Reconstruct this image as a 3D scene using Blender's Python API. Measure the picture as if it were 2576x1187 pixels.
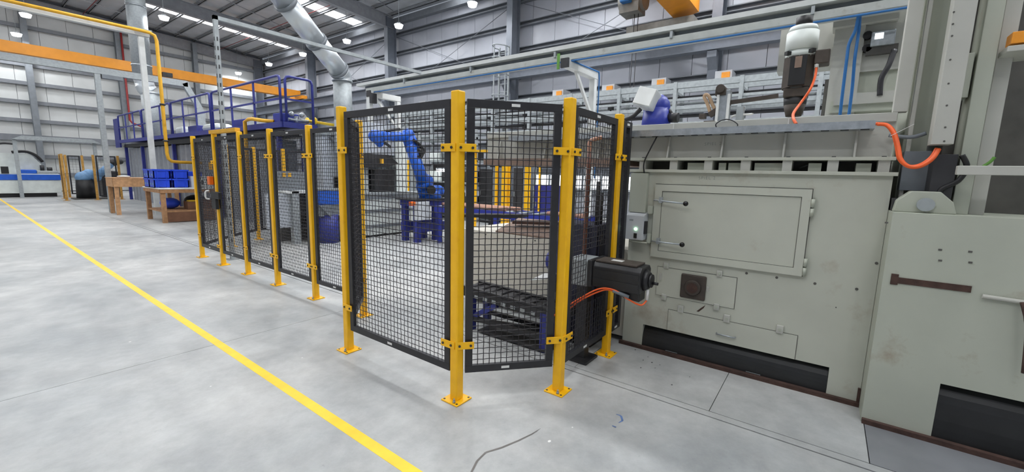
import bpy, bmesh, math, random
from mathutils import Vector, Matrix
random.seed(7)
for o in list(bpy.data.objects): bpy.data.objects.remove(o)
SC = bpy.context.scene
COL = SC.collection

# ------------------------------------------------------------------ camera
F = 1056.93; CH = 1.54
_y, _p, _r = (math.radians(a) for a in (53.4035, 8.3005, -1.3913))
FW = Vector((math.sin(_y)*math.cos(_p), math.cos(_y)*math.cos(_p), -math.sin(_p)))
_rt = Vector((math.cos(_y), -math.sin(_y), 0)); _dn = FW.cross(_rt)
RT = math.cos(_r)*_rt + math.sin(_r)*_dn
DN = -math.sin(_r)*_rt + math.cos(_r)*_dn
cam = bpy.data.cameras.new('camera'); camo = bpy.data.objects.new('camera', cam); COL.objects.link(camo)
cam.sensor_fit = 'HORIZONTAL'; cam.sensor_width = 36; cam.lens = F/2576*36; cam.clip_start = .02; cam.clip_end = 200
M = Matrix((RT, -DN, -FW)).transposed().to_4x4(); M.translation = (0, 0, CH); camo.matrix_world = M
SC.camera = camo
def ray(x, y): return FW + RT*((x-1288)/F) + DN*((y-593.5)/F)
def _at(x, y, ax, v):
    d = ray(x, y); c = Vector((0, 0, CH)); return c + d*((v-c[ax])/d[ax])
def PX(x, y, v): return _at(x, y, 0, v)      # pixel onto the plane X = v
def PY(x, y, v): return _at(x, y, 1, v)
def PZ(x, y, v=0): return _at(x, y, 2, v)

# ------------------------------------------------------------------ light
W = bpy.data.worlds.new('world'); SC.world = W; W.use_nodes = True
W.node_tree.nodes['Background'].inputs[0].default_value = (.8, .88, 1, 1)
W.node_tree.nodes['Background'].inputs[1].default_value = .3
SC.view_settings.view_transform = 'Standard'; SC.view_settings.look = 'None'
SC.view_settings.gamma = 1; SC.view_settings.exposure = -0.02
LAMP_W = 80.0
SKY_EMIT = 11.0

# ------------------------------------------------------------------ materials
def lin(c):
    return tuple(((v/255)/12.92 if v/255 <= .04045 else ((v/255+.055)/1.055)**2.4) for v in c)
MATS = {}
def mat(name, rgb, rough=.5, metal=0., var=.06, scale=6., bump=0., spec=.5, dirt=None, dirt_amt=.5, dirt_scale=3., emit=0., coords='Object'):
    m = bpy.data.materials.new(name); m.use_nodes = True; nt = m.node_tree; N = nt.nodes; L = nt.links
    b = N['Principled BSDF']; c = lin(rgb)
    b.inputs['Roughness'].default_value = rough; b.inputs['Metallic'].default_value = metal
    b.inputs['Specular IOR Level'].default_value = spec
    tc = N.new('ShaderNodeTexCoord')
    no = N.new('ShaderNodeTexNoise'); no.inputs['Scale'].default_value = scale; no.inputs['Detail'].default_value = 5
    L.new(tc.outputs[coords], no.inputs['Vector'])
    rp = N.new('ShaderNodeValToRGB'); e = rp.color_ramp.elements
    e[0].position = .3; e[1].position = .7
    e[0].color = (*[max(0, v*(1-var*2)) for v in c], 1); e[1].color = (*[min(1, v*(1+var*2)) for v in c], 1)
    L.new(no.outputs['Fac'], rp.inputs['Fac'])
    out = rp.outputs['Color']
    if dirt:
        n2 = N.new('ShaderNodeTexNoise'); n2.inputs['Scale'].default_value = dirt_scale; n2.inputs['Detail'].default_value = 7; n2.inputs['Roughness'].default_value = .65
        L.new(tc.outputs[coords], n2.inputs['Vector'])
        r2 = N.new('ShaderNodeValToRGB'); r2.color_ramp.elements[0].position = 1-dirt_amt-.0; r2.color_ramp.elements[1].position = min(1, 1-dirt_amt+.18)
        r2.color_ramp.elements[0].color = (0, 0, 0, 1); r2.color_ramp.elements[1].color = (1, 1, 1, 1)
        L.new(n2.outputs['Fac'], r2.inputs['Fac'])
        mx = N.new('ShaderNodeMix'); mx.data_type = 'RGBA'
        L.new(r2.outputs['Color'], mx.inputs[0]); L.new(out, mx.inputs[6]); mx.inputs[7].default_value = (*lin(dirt), 1)
        out = mx.outputs[2]
    L.new(out, b.inputs['Base Color'])
    if bump:
        bp = N.new('ShaderNodeBump'); bp.inputs['Strength'].default_value = bump; bp.inputs['Distance'].default_value = .01
        n3 = N.new('ShaderNodeTexNoise'); n3.inputs['Scale'].default_value = scale*12
        L.new(tc.outputs[coords], n3.inputs['Vector']); L.new(n3.outputs['Fac'], bp.inputs['Height']); L.new(bp.outputs['Normal'], b.inputs['Normal'])
    if emit:
        b.inputs['Emission Color'].default_value = (*c, 1); b.inputs['Emission Strength'].default_value = emit
    MATS[name] = m; return m
mat('yellow', (253, 189, 15), .42, var=.04, scale=9, dirt=(232, 160, 18), dirt_amt=.36, dirt_scale=14)
mat('yellow_old', (226, 170, 40), .5, var=.06)
mat('black_frame', (38, 38, 42), .45, var=.08, scale=20)
mat('wire', (44, 42, 46), .5, metal=.2, var=.05)
mat('machine', (186, 188, 175), .5, var=.02, scale=4, dirt=(160, 148, 130), dirt_amt=.42, dirt_scale=2.2)
mat('machine2', (176, 180, 166), .5, var=.025, scale=3, dirt=(150, 136, 116), dirt_amt=.41, dirt_scale=3)
mat('machine_upper', (182, 182, 174), .5, var=.03, scale=4, dirt=(160, 152, 138), dirt_amt=.3, dirt_scale=4)
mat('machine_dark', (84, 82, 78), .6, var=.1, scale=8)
mat('black_kick', (30, 31, 32), .38, var=.1, scale=7)
mat('rust', (72, 52, 45), .85, var=.15, scale=18, bump=.3)
mat('rust_plate', (132, 112, 100), .8, var=.1, scale=10, bump=.2)
mat('brown_port', (68, 60, 54), .7, var=.1, scale=15)
mat('galv', (172, 178, 182), .38, metal=.75, var=.08, scale=22)
mat('galv_matte', (160, 166, 168), .55, metal=.3, var=.06, scale=15)
mat('duct', (212, 218, 222), .4, metal=.75, var=.01, scale=2)
mat('steel_grey', (118, 124, 130), .55, var=.05)
mat('dark_steel', (58, 58, 60), .5, metal=.4, var=.1)
mat('black', (22, 22, 24), .5, var=.08)
mat('black_gloss', (16, 16, 18), .2, var=.05)
mat('motor_black', (34, 34, 36), .42, var=.08, scale=25)
mat('orange_cable', (236, 98, 40), .45, var=.05)
mat('copper', (186, 142, 122), .5, metal=.2, var=.1)
mat('copper_pipe', (104, 66, 52), .6, var=.1, scale=15)
mat('blue_robot', (32, 92, 196), .35, var=.05)
mat('blue_steel', (44, 52, 132), .45, var=.07, scale=10)
mat('blue_rail', (38, 52, 150), .4, var=.06)
mat('blue_hose', (38, 104, 166), .45, var=.05)
mat('blue_crate', (30, 70, 205), .4, var=.06)
mat('light_blue', (110, 150, 190), .5, var=.08)
mat('white_paint', (222, 224, 222), .45, var=.03)
mat('white_beam', (205, 208, 206), .5, var=.04, dirt=(170, 168, 158), dirt_amt=.35, dirt_scale=6)
mat('beam_grey', (176, 180, 176), .5, var=.04, dirt=(146, 140, 128), dirt_amt=.4, dirt_scale=5)
mat('cladding', (174, 177, 185), .45, var=.02, scale=2)
mat('cladding_end', (200, 203, 202), .5, var=.02, scale=2)
mat('girt', (120, 124, 130), .6, var=.04)
mat('column', (112, 118, 128), .55, var=.04)
mat('roof', (190, 192, 196), .6, var=.05, scale=1.5)
mat('roof_steel', (150, 152, 156), .6, var=.05)
mat('red_pipe', (150, 46, 46), .5)
mat('crane', (226, 146, 34), .45, var=.04, scale=3)
mat('crane_steel', (120, 118, 112), .6, var=.1)
mat('timber', (168, 126, 88), .7, var=.12, scale=12, bump=.2)
mat('timber_pale', (190, 146, 104), .7, var=.1, scale=12, bump=.2)
mat('cardboard', (120, 84, 62), .8, var=.08)
mat('grey_box', (196, 200, 204), .4, var=.03)
mat('corrugated', (150, 154, 160), .45, metal=.3, var=.05)
mat('furnace', (188, 194, 202), .42, metal=.2, var=.05)
mat('sticker', (225, 225, 222), .5)
mat('red', (205, 40, 30), .4)
mat('orange', (232, 110, 30), .4)
mat('amber', (236, 152, 40), .4)
mat('ink', (120, 124, 118), .6)
mat('green_cable', (96, 150, 60), .5)
mat('lcd', (235, 240, 245), .2, emit=2.0)
mat('green_led', (190, 255, 200), .3, emit=6.0)
mat('lamp_glass', (250, 252, 255), .3, emit=14.0)
mat('skylight', (250, 252, 255), .4, emit=SKY_EMIT)
mat('window_glass', (245, 250, 255), .3, emit=1.4)
mat('line_yellow', (246, 206, 52), .5, var=.04, scale=10, dirt=(196, 180, 110), dirt_amt=.32, dirt_scale=25)
mat('crack', (116, 112, 108), .8, var=.1)
mat('joint', (88, 88, 88), .9)
mat('blue_mark', (96, 122, 170), .7, var=.2, scale=30)
mat('machine_white', (214, 220, 216), .45, var=.04)
mat('floor_dark', (120, 122, 126), .5, var=.08, scale=3)
mat('bed_cream', (206, 202, 190), .5, var=.02, scale=4)
mat('navy', (44, 46, 66), .5, var=.1, scale=8)
mat('post_brown', (186, 140, 66), .6, var=.12, scale=12)
mat('hose_tan', (176, 148, 118), .6)

def concrete():
    m = bpy.data.materials.new('concrete'); m.use_nodes = True; N = m.node_tree.nodes; L = m.node_tree.links; b = N['Principled BSDF']
    tc = N.new('ShaderNodeTexCoord')
    def noise(s, d=6, r=.6):
        n = N.new('ShaderNodeTexNoise'); n.inputs['Scale'].default_value = s; n.inputs['Detail'].default_value = d; n.inputs['Roughness'].default_value = r
        L.new(tc.outputs['Object'], n.inputs['Vector']); return n
    def ramp(n, a, b_, c0, c1):
        r = N.new('ShaderNodeValToRGB'); e = r.color_ramp.elements; e[0].position = a; e[1].position = b_
        e[0].color = (*lin(c0), 1); e[1].color = (*lin(c1), 1); L.new(n.outputs['Fac'], r.inputs['Fac']); return r
    n1 = noise(.55, 8, .62); r1 = ramp(n1, .32, .68, (160, 164, 165), (206, 206, 203))
    n2 = noise(4.5, 8, .7); r2 = ramp(n2, .3, .72, (205, 205, 205), (255, 255, 255))
    mx = N.new('ShaderNodeMix'); mx.data_type = 'RGBA'; mx.blend_type = 'MULTIPLY'; mx.inputs[0].default_value = .8
    L.new(r1.outputs[0], mx.inputs[6]); L.new(r2.outputs[0], mx.inputs[7])
    n3 = noise(38, 3); r3 = ramp(n3, .7, .78, (255, 255, 255), (200, 200, 198))
    m2 = N.new('ShaderNodeMix'); m2.data_type = 'RGBA'; m2.blend_type = 'MULTIPLY'; m2.inputs[0].default_value = .5
    L.new(mx.outputs[2], m2.inputs[6]); L.new(r3.outputs[0], m2.inputs[7])
    L.new(m2.outputs[2], b.inputs['Base Color'])
    rr = N.new('ShaderNodeMapRange'); rr.inputs[3].default_value = .34; rr.inputs[4].default_value = .58
    L.new(n2.outputs['Fac'], rr.inputs[0]); L.new(rr.outputs[0], b.inputs['Roughness'])
    bp = N.new('ShaderNodeBump'); bp.inputs['Strength'].default_value = .06; bp.inputs['Distance'].default_value = .01
    L.new(n2.outputs['Fac'], bp.inputs['Height']); L.new(bp.outputs['Normal'], b.inputs['Normal'])
    MATS['concrete'] = m
concrete()

# ------------------------------------------------------------------ builders
class MB:
    def __init__(s): s.v = []; s.f = []; s.smooth = []
    def add(s, vs, fs, sm=False):
        n = len(s.v); s.v += [Vector(v) for v in vs]; s.f += [tuple(i+n for i in f) for f in fs]; s.smooth += [sm]*len(fs); return s
    def box(s, x0, x1, y0, y1, z0, z1):
        x0, x1 = sorted((x0, x1)); y0, y1 = sorted((y0, y1)); z0, z1 = sorted((z0, z1))
        return s.add([(x0,y0,z0),(x1,y0,z0),(x1,y1,z0),(x0,y1,z0),(x0,y0,z1),(x1,y0,z1),(x1,y1,z1),(x0,y1,z1)],
                     [(0,3,2,1),(4,5,6,7),(0,1,5,4),(1,2,6,5),(2,3,7,6),(3,0,4,7)])
    def cbox(s, c, size, rz=0., rot=None):
        R_ = rot if rot else Matrix.Rotation(rz, 3, 'Z'); c = Vector(c); hx, hy, hz = (a/2 for a in size)
        vs = [c + R_ @ Vector(p) for p in [(-hx,-hy,-hz),(hx,-hy,-hz),(hx,hy,-hz),(-hx,hy,-hz),(-hx,-hy,hz),(hx,-hy,hz),(hx,hy,hz),(-hx,hy,hz)]]
        return s.add(vs, [(0,3,2,1),(4,5,6,7),(0,1,5,4),(1,2,6,5),(2,3,7,6),(3,0,4,7)])
    def bar(s, p, q, w, h, up=(0,0,1)):
        p = Vector(p); q = Vector(q); d = (q-p).normalized(); u = Vector(up)
        if abs(d.dot(u)) > .99: u = Vector((1,0,0))
        sd = d.cross(u).normalized()*(w/2); uu = sd.cross(d).normalized()*(h/2)
        vs = [p-sd-uu, p+sd-uu, p+sd+uu, p-sd+uu, q-sd-uu, q+sd-uu, q+sd+uu, q-sd+uu]
        return s.add(vs, [(0,1,2,3),(7,6,5,4),(0,4,5,1),(1,5,6,2),(2,6,7,3),(3,7,4,0)])
    def cyl(s, p, q, r, r2=None, n=20, cap=True):
        p = Vector(p); q = Vector(q); r2 = r if r2 is None else r2; d = (q-p).normalized()
        a = d.orthogonal().normalized(); b = d.cross(a)
        vs = []
        for c, rr in ((p, r), (q, r2)):
            for i in range(n):
                t = 2*math.pi*i/n; vs.append(c + (a*math.cos(t)+b*math.sin(t))*rr)
        s.add(vs, [(i, (i+1)%n, n+(i+1)%n, n+i) for i in range(n)], True)
        if cap:
            k = len(s.v)-2*n
            s.f += [tuple(k+i for i in reversed(range(n))), tuple(k+n+i for i in range(n))]; s.smooth += [False, False]
        return s
    def tube(s, pts, r, n=8, sub=0):
        P = [Vector(p) for p in pts]
        if sub:
            Q = []
            for i in range(len(P)-1):
                a, b, c, d = P[max(i-1,0)], P[i], P[i+1], P[min(i+2, len(P)-1)]
                for k in range(sub):
                    t = k/sub
                    Q.append(.5*((2*b)+(c-a)*t+(2*a-5*b+4*c-d)*t*t+(3*b-a-3*c+d)*t**3))
            Q.append(P[-1]); P = Q
        vs = []; a = None
        for i, p in enumerate(P):
            d = (P[min(i+1, len(P)-1)]-P[max(i-1, 0)]).normalized()
            a = d.orthogonal().normalized() if a is None else (a - d*a.dot(d)).normalized()
            b = d.cross(a)
            vs += [p + (a*math.cos(2*math.pi*k/n)+b*math.sin(2*math.pi*k/n))*r for k in range(n)]
        fs = []
        for i in range(len(P)-1):
            fs += [(i*n+k, i*n+(k+1)%n, (i+1)*n+(k+1)%n, (i+1)*n+k) for k in range(n)]
        s.add(vs, fs, True)
        k = len(s.v)-len(vs); m = len(s.v)-n
        s.f += [tuple(k+i for i in reversed(range(n))), tuple(m+i for i in range(n))]; s.smooth += [False]*2
        return s
    def ball(s, c, r, n=14, m=8, sc=(1,1,1)):
        c = Vector(c); vs = []; fs = []
        for j in range(m+1):
            ph = math.pi*j/m
            for i in range(n):
                t = 2*math.pi*i/n; vs.append(c+Vector((math.sin(ph)*math.cos(t)*r*sc[0], math.sin(ph)*math.sin(t)*r*sc[1], math.cos(ph)*r*sc[2])))
        for j in range(m):
            for i in range(n): fs.append((j*n+i, (j+1)*n+i, (j+1)*n+(i+1)%n, j*n+(i+1)%n))
        return s.add(vs, fs, True)
    def limb(s, p, q, r, r2, n=16):
        s.cyl(p, q, r, r2, n); s.ball(p, r*1.035, n); s.ball(q, r2*1.035, n); return s
    def prism(s, pts, ax, a, b):
        """closed polygon pts (2D) swept along axis ax from a to b"""
        def P(u, v, w):
            return {0: (w, u, v), 1: (u, w, v), 2: (u, v, w)}[ax]
        n = len(pts); vs = [P(u, v, a) for u, v in pts]+[P(u, v, b) for u, v in pts]
        return s.add(vs, [tuple(range(n))[::-1], tuple(range(n, 2*n))]+[(i, (i+1)%n, n+(i+1)%n, n+i) for i in range(n)])
    def rot(s, c, ang, ax='Z'):
        R_ = Matrix.Rotation(ang, 3, ax); c = Vector(c); s.v = [c + R_ @ (v-c) for v in s.v]; return s

ORG = {}
def setp(o, label=None, cat=None, group=None, kind=None):
    if label: o['label'] = label
    if cat: o['category'] = cat
    if group: o['group'] = group
    if kind: o['kind'] = kind
    return o
def thing(name, label, cat, loc, group=None, kind=None):
    o = bpy.data.objects.new(name, None); COL.objects.link(o); o.location = loc; o.empty_display_size = .1
    ORG[o.name] = Vector(loc); return setp(o, label, cat, group, kind)
def obj(name, mb, m, parent=None, label=None, cat=None, group=None, kind=None, bevel=0.):
    if parent is not None: org = ORG[parent.name]
    else:
        xs = [v.x for v in mb.v]; ys = [v.y for v in mb.v]; zs = [v.z for v in mb.v]
        org = Vector(((min(xs)+max(xs))/2, (min(ys)+max(ys))/2, min(zs)))
    me = bpy.data.meshes.new(name); me.from_pydata([v-org for v in mb.v], [], mb.f); 
    me.polygons.foreach_set('use_smooth', mb.smooth)
    bm = bmesh.new(); bm.from_mesh(me); bmesh.ops.recalc_face_normals(bm, faces=bm.faces); bm.to_mesh(me); bm.free()
    me.materials.append(MATS[m]); me.update()
    o = bpy.data.objects.new(name, me); COL.objects.link(o)
    if parent is not None: o.parent = parent
    else: o.location = org
    ORG[o.name] = org
    if bevel:
        b = o.modifiers.new('bevel', 'BEVEL'); b.width = bevel; b.segments = 2; b.limit_method = 'ANGLE'
    return setp(o, label, cat, group, kind)
def share(src, parent, offset, name=None):
    """another piece with the same mesh, moved by offset"""
    o = bpy.data.objects.new(name or src.name.split('.')[0], src.data); COL.objects.link(o); o.parent = parent
    o.location = Vector(src.location)+Vector(offset); ORG[o.name] = ORG[src.name]
    return o

# ================================================================== STRUCTURE
XB, YL = 14.9, 34.3            # long cladding wall, end wall
XF, YR = -12.0, -16.0
def roofz(x): return 9.35+.05*(XB-x)
# ---- floor
fl = obj('floor', MB().box(XF, XB+.1, YR, YL+.1, -.15, -.02), 'joint', kind='structure')
xs = [(XF, -5.1), (-5.095, 2.84), (2.852, 2.915), (2.922, 3.72), (3.725, 9.3), (9.305, XB)]
ys = [(YR, -11.55), (-11.545, -3.66), (-3.655, 4.165), (4.17, 12.0), (12.005, 19.85), (19.855, 27.7), (27.705, YL)]
for i, (a, b) in enumerate(xs):
    yy = ys
    if i in (2,): yy = [(YR, YL)]
    if i == 3: yy = [(YR, -.35), (-.345, .48), (.485, 1.5), (1.505, YL)]
    for c, d in yy: obj('slab', MB().box(a, b, c, d, -.1, 0), 'floor_dark' if i == 3 and d < 0 and c < -5 else 'concrete', fl)
# worn yellow walkway line
obj('walkway_line', MB().box(1.268, 1.334, -4, 28.9, 0, .0012), 'line_yellow', label='long yellow painted walkway line running across the grey concrete floor', cat='floor line')
def strip(pts, w, z=.0015):
    b = MB(); L_ = [PZ(*p) for p in pts]
    for i in range(len(L_)-1):
        p, q = L_[i], L_[i+1]; d = (q-p).normalized(); n = Vector((-d.y, d.x, 0))
        w0, w1 = w[i]/2, w[i+1]/2
        b.add([p+n*w0+Vector((0,0,z)), p-n*w0+Vector((0,0,z)), q-n*w1+Vector((0,0,z)), q+n*w1+Vector((0,0,z))], [(0,1,2,3)])
    return b
obj('crack', strip([(1185,1190),(1200,1160),(1222,1138),(1262,1126),(1305,1108),(1338,1092),(1360,1078)], [.012,.012,.011,.013,.011,.009,.002]), 'crack', fl)
obj('paint_mark', strip([(1550,1042),(1562,1046),(1566,1058),(1556,1064)], [.006,.014,.013,.004], .0016), 'blue_mark', fl)
obj('paint_mark', strip([(1540,1071),(1550,1075)], [.01,.012], .0016), 'blue_mark', fl)
for px in [(1618,906),(1630,898),(1640,912),(1660,918),(1702,890),(1612,925),(1648,926),(1598,880),(1735,948),(1690,968),(760,900),(530,972),(327,860),(1382,1110),(1440,1075)]:
    c = PZ(*px); r = random.uniform(.006, .014)
    obj('oil_spot' if px[0] > 1500 else 'chip', MB().add([c+Vector((math.cos(t)*r, math.sin(t)*r*.7, .0014)) for t in [k*math.pi/4 for k in range(8)]], [tuple(range(8))]), 'joint' if px[0] > 1500 else 'sticker', fl)

# ---- walls
COLY = [34.1, 26.75, 18.8, 10.9, 3.16, -4.7, -12.5]
GZ = [1.0, 1.9, 2.85, 3.8, 4.75, 5.7, 6.65, 7.63, 8.55]
wb = obj('wall_back', MB().box(XB+.03, XB+.1, YR, YL, 0, 9.35), 'girt', kind='structure')
pan = None
y = YR
while y < YL-.2:
    y1 = min(y+1.05, YL)
    obj('cladding_panel', MB().box(XB-.02, XB+.03, y+.008, y1-.008, .05, 9.33), 'cladding', wb); y = y1
for z in GZ:
    obj('girt', MB().prism([(XB-.02, z-.09), (XB-.2, z-.09), (XB-.2, z-.06), (XB-.05, z-.06), (XB-.05, z+.06), (XB-.2, z+.06), (XB-.2, z+.09), (XB-.02, z+.09)], 1, YR, YL), 'girt', wb)
for y in COLY:
    b = MB().box(XB-.75, XB-.72, y-.14, y+.14, 0, 9.3).box(XB-.24, XB-.2, y-.14, y+.14, 0, 9.3).box(XB-.72, XB-.2, y-.01, y+.01, 0, 9.3)
    obj('column', b, 'column', wb)
    obj('corbel', MB().prism([(XB-.75, 5.3), (XB-1.0, 5.3), (XB-1.0, 5.12), (XB-.75, 4.8)], 1, y-.13, y+.13), 'column', wb)
for (y0, z0, y1, z1) in [(18.6, 8.4, 11.1, 5.4), (18.6, 5.4, 11.1, 8.4), (10.7, 8.4, 3.3, 5.4), (10.7, 5.4, 3.3, 8.4), (26.5, 5.4, 19, 8.4), (26.5, 8.4, 19, 5.4)]:
    obj('brace_rod', MB().cyl((XB-.28, y0, z0), (XB-.28, y1, z1), .012, n=6), 'girt', wb)
obj('eave_trim', MB().box(XB-.25, XB, YR, YL, 9.05, 9.33), 'girt', wb)

wl = obj('wall_left', MB().box(XF, XB, YL+.03, YL+.1, 0, 10.8), 'girt', kind='structure')
x = XF
while x < XB-.2:
    x1 = min(x+1.05, XB)
    obj('cladding_panel', MB().box(x+.008, x1-.008, YL-.02, YL+.03, .05, roofz(x)-.05), 'cladding_end', wl); x = x1
for z in [.95, 1.9, 2.85, 3.75, 4.7, 5.66, 6.6, 7.55, 8.5]:
    w = .16 if z == 2.85 else .09
    obj('girt', MB().prism([(YL-.02, z-w), (YL-.2, z-w), (YL-.2, z+w), (YL-.02, z+w)], 0, XF, XB), 'girt', wl)
for x in [-7.9, -4.2, -.5, PY(70,150,YL-.4).x, PY(300,150,YL-.4).x, PY(490,150,YL-.4).x]:
    b = MB().box(x-.12, x+.12, YL-.55, YL-.52, 0, roofz(x)-.1).box(x-.12, x+.12, YL-.24, YL-.2, 0, roofz(x)-.1).box(x-.01, x+.01, YL-.52, YL-.2, 0, roofz(x)-.1)
    obj('column', b, 'steel_grey', wl)
obj('wall_front', MB().box(XF-.1, XF, YR, YL, 0, 10.7), 'cladding', kind='structure')
obj('wall_right', MB().box(XF, XB, YR-.1, YR, 0, 10.8), 'cladding', kind='structure')
# low strip window in the long wall
w1 = obj('window_1', MB().box(XB-.16, XB-.03, 4.6, 11.4, 1.56, 1.64).box(XB-.16, XB-.03, 4.6, 11.4, .96, 1.04), 'steel_grey', kind='structure')
for k in range(9):
    y = 4.6+k*.755
    obj('pane', MB().box(XB-.08, XB-.05, y+.04, y+.755, 1.04, 1.56), 'window_glass', w1)
    obj('mullion', MB().box(XB-.16, XB-.03, y-.02, y+.04, 1.04, 1.56), 'steel_grey', w1)

# ---- roof
ce = thing('ceiling', 'grey sheeted roof on steel purlins and rafters', 'ceiling', (0, 0, 9), kind='structure')
del ce['category']
STR = [29.65, 21.76, 13.9, 6.05, -1.8, -9.7]
SW = .42
edges = [YR]+sum(([s-SW, s+SW] for s in reversed(STR)), [])+[YL]
def sheet(y0, y1, x0, x1, up=.22, th=.03):
    return MB().add([(x0,y0,roofz(x0)+up),(x1,y0,roofz(x1)+up),(x1,y1,roofz(x1)+up),(x0,y1,roofz(x0)+up),(x0,y0,roofz(x0)+up+th),(x1,y0,roofz(x1)+up+th),(x1,y1,roofz(x1)+up+th),(x0,y1,roofz(x0)+up+th)],
                    [(0,3,2,1),(4,5,6,7),(0,1,5,4),(1,2,6,5),(2,3,7,6),(3,0,4,7)])
for i in range(0, len(edges), 2):
    obj('roof_sheet', sheet(edges[i], edges[i+1], XF, XB+.1), 'roof', ce)
PUR = [XB-.35-.98*k for k in range(27)]
for x in PUR:
    z = roofz(x)
    obj('purlin', MB().box(x-.01, x+.01, YR, YL, z+.08, z+.2).box(x-.01, x+.06, YR, YL, z+.08, z+.1).box(x-.06, x+.01, YR, YL, z+.18, z+.2), 'roof_steel', ce)
for s in STR:
    obj('roof_sheet', sheet(s-SW, s+SW, PUR[0], XB+.1), 'roof', ce)
    for a, b_ in zip(PUR[1:], PUR[:-1]):
        obj('skylight_panel', sheet(s-SW+.03, s+SW-.03, a+.012, b_-.012, .2), 'skylight', ce)
for y in COLY:
    b = MB()
    for (d0, d1) in ((-.02, 0.), (-.6, -.58)):
        x0, x1 = XF, XB-.3
        b.add([(x0,y-.12,roofz(x0)+d0),(x1,y-.12,roofz(x1)+d0),(x1,y+.12,roofz(x1)+d0),(x0,y+.12,roofz(x0)+d0),(x0,y-.12,roofz(x0)+d1),(x1,y-.12,roofz(x1)+d1),(x1,y+.12,roofz(x1)+d1),(x0,y+.12,roofz(x0)+d1)],
              [(0,3,2,1),(4,5,6,7),(0,1,5,4),(1,2,6,5),(2,3,7,6),(3,0,4,7)])
    b.add([(XF,y-.008,roofz(XF)-.58),(XB-.3,y-.008,roofz(XB-.3)-.58),(XB-.3,y-.008,roofz(XB-.3)),(XF,y-.008,roofz(XF)),(XF,y+.008,roofz(XF)-.58),(XB-.3,y+.008,roofz(XB-.3)-.58),(XB-.3,y+.008,roofz(XB-.3)),(XF,y+.008,roofz(XF))],
          [(0,1,2,3),(7,6,5,4),(0,4,5,1),(3,2,6,7)])
    obj('rafter', b, 'roof_steel', ce)
for x in (12.0, 5.5):
    obj('conduit', MB().cyl((x, YR, roofz(x)-.06), (x, YL, roofz(x)-.06), .02, n=6), 'red_pipe', ce)
for y, sx in ((32.2, 1), (24.0, 1), (16.0, 1)):
    obj('roof_brace', MB().cyl((2, y-2, roofz(2)-.05), (14, y+2, roofz(14)-.05), .02, n=6), 'roof_steel', ce)

# ---- high bay lamps
def lamp(x, y, z, label, power, r=.2):
    t = thing('high_bay_lamp', label, 'lamp', (x, y, z), 'high bay lamps')
    obj('housing', MB().cyl((x, y, z+.13), (x, y, z+.16), r, r*.8, n=16).cyl((x, y, z+.16), (x, y, z+.22), r*.45, n=12), 'grey_box', t)
    obj('lens', MB().cyl((x, y, z), (x, y, z+.13), r*.75, r*.97, n=16), 'lamp_glass', t)
    obj('suspension', MB().cyl((x, y, z+.22), (x, y, roofz(x)+.215), .012, n=5), 'galv_matte', t)
    L_ = bpy.data.lights.new('lamp_light', 'AREA'); L_.shape = 'DISK'; L_.size = .4; L_.energy = power; L_.color = (.96, .98, 1)
    lo = bpy.data.objects.new('lamp_light', L_); COL.objects.link(lo); lo.parent = t; lo.location = (0, 0, -.02)
for i, (y, lb) in enumerate([(33.5, 'bright round high bay lamp above the far end of the orange crane beam'), (28.9, 'glowing high bay lamp nearest the corner of the two walls'),
        (24.7, 'glowing high bay lamp just left of the shiny slanted duct'), (20.3, 'glowing high bay lamp just right of the shiny slanted duct'),
        (16.2, 'glowing high bay lamp hanging in front of the dark wall column'), (11.76, 'glowing high bay lamp high on the long wall, right of the dark column'),
        (7.4, 'out of view'), (3.1, 'out of view'), (-1.2, 'out of view'), (-5.5, 'out of view'), (-9.8, 'out of view')]):
    lamp(12.9, y, 7.94, lb if lb != 'out of view' else 'unseen high bay lamp added to continue the row along the long wall, above the picture', LAMP_W)  # lamps out of view extend this row, added for light
lamp(*PZ(413, 50, 7.94), 'high bay lamp hanging under the left skylight strip', LAMP_W)
lamp(*PZ(65, 43, 7.94), 'upper of the two high bay lamps at the far left', LAMP_W)
lamp(*PY(42, 91, 33.0), 'lower of the two high bay lamps at the far left', LAMP_W)
for x, yy, k in ((7.9, (16.2, 11.76, 7.4, 3.1, -1.2, -5.5, -9.8), 1.9), (2.9, (24.7, 20.3, 16.2, 11.76, 7.4, 3.1, -1.2), .7), (-3.5, (28, 20.3, 11.76, 5.2, .9, -3.4), .75), (-8.5, (28, 20.3), .9)):
    for y in yy: lamp(x, y, 7.94, 'unseen high bay lamp added for light over the hall floor, above the picture', LAMP_W*k)  # unseen rows, added to light the cell floor and the machine face

# ---- cranes and runway
def ibeam_y(x, y0, y1, z0, z1, w=.3, t=.02, m='steel_grey'):
    return MB().box(x-w/2, x+w/2, y0, y1, z0, z0+t).box(x-w/2, x+w/2, y0, y1, z1-t, z1).box(x-.01, x+.01, y0, y1, z0+t, z1-t)
t = thing('crane_runway', 'grey-blue steel crane runway girder carried on the long wall columns', 'girder', (14.0, 0, 5.3))
obj('girder', ibeam_y(14.0, YR+.2, YL-.6, 5.32, 5.85, .3), 'column', t)
obj('rail', MB().box(13.97, 14.03, YR+.2, YL-.6, 5.85, 5.9), 'dark_steel', t)
t = thing('overhead_crane', 'orange bridge crane beam spanning in front of the far end wall', 'crane', (5, 27.6, 6.0))
zt, zb = 6.46, 6.02
y0, y1 = 27.4, 27.8
obj('bridge_girder', MB().prism([(XF+.5, zb), (13.2, zb), (14.05, zb+.22), (14.05, zt), (XF+.5, zt)], 1, y0, y1), 'crane', t)
obj('end_truck', MB().box(13.85, 14.15, 26.8, 28.4, 5.92, 6.12), 'crane', t)
obj('hoist', MB().box(7.05, 7.45, 27.2, 27.4, 6.0, 6.2), 'dark_steel', t)
t = thing('overhead_crane', 'near crane end with orange girder and blue hoist motor at the top edge', 'crane', (13.4, 4.6, 6.4))
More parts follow.
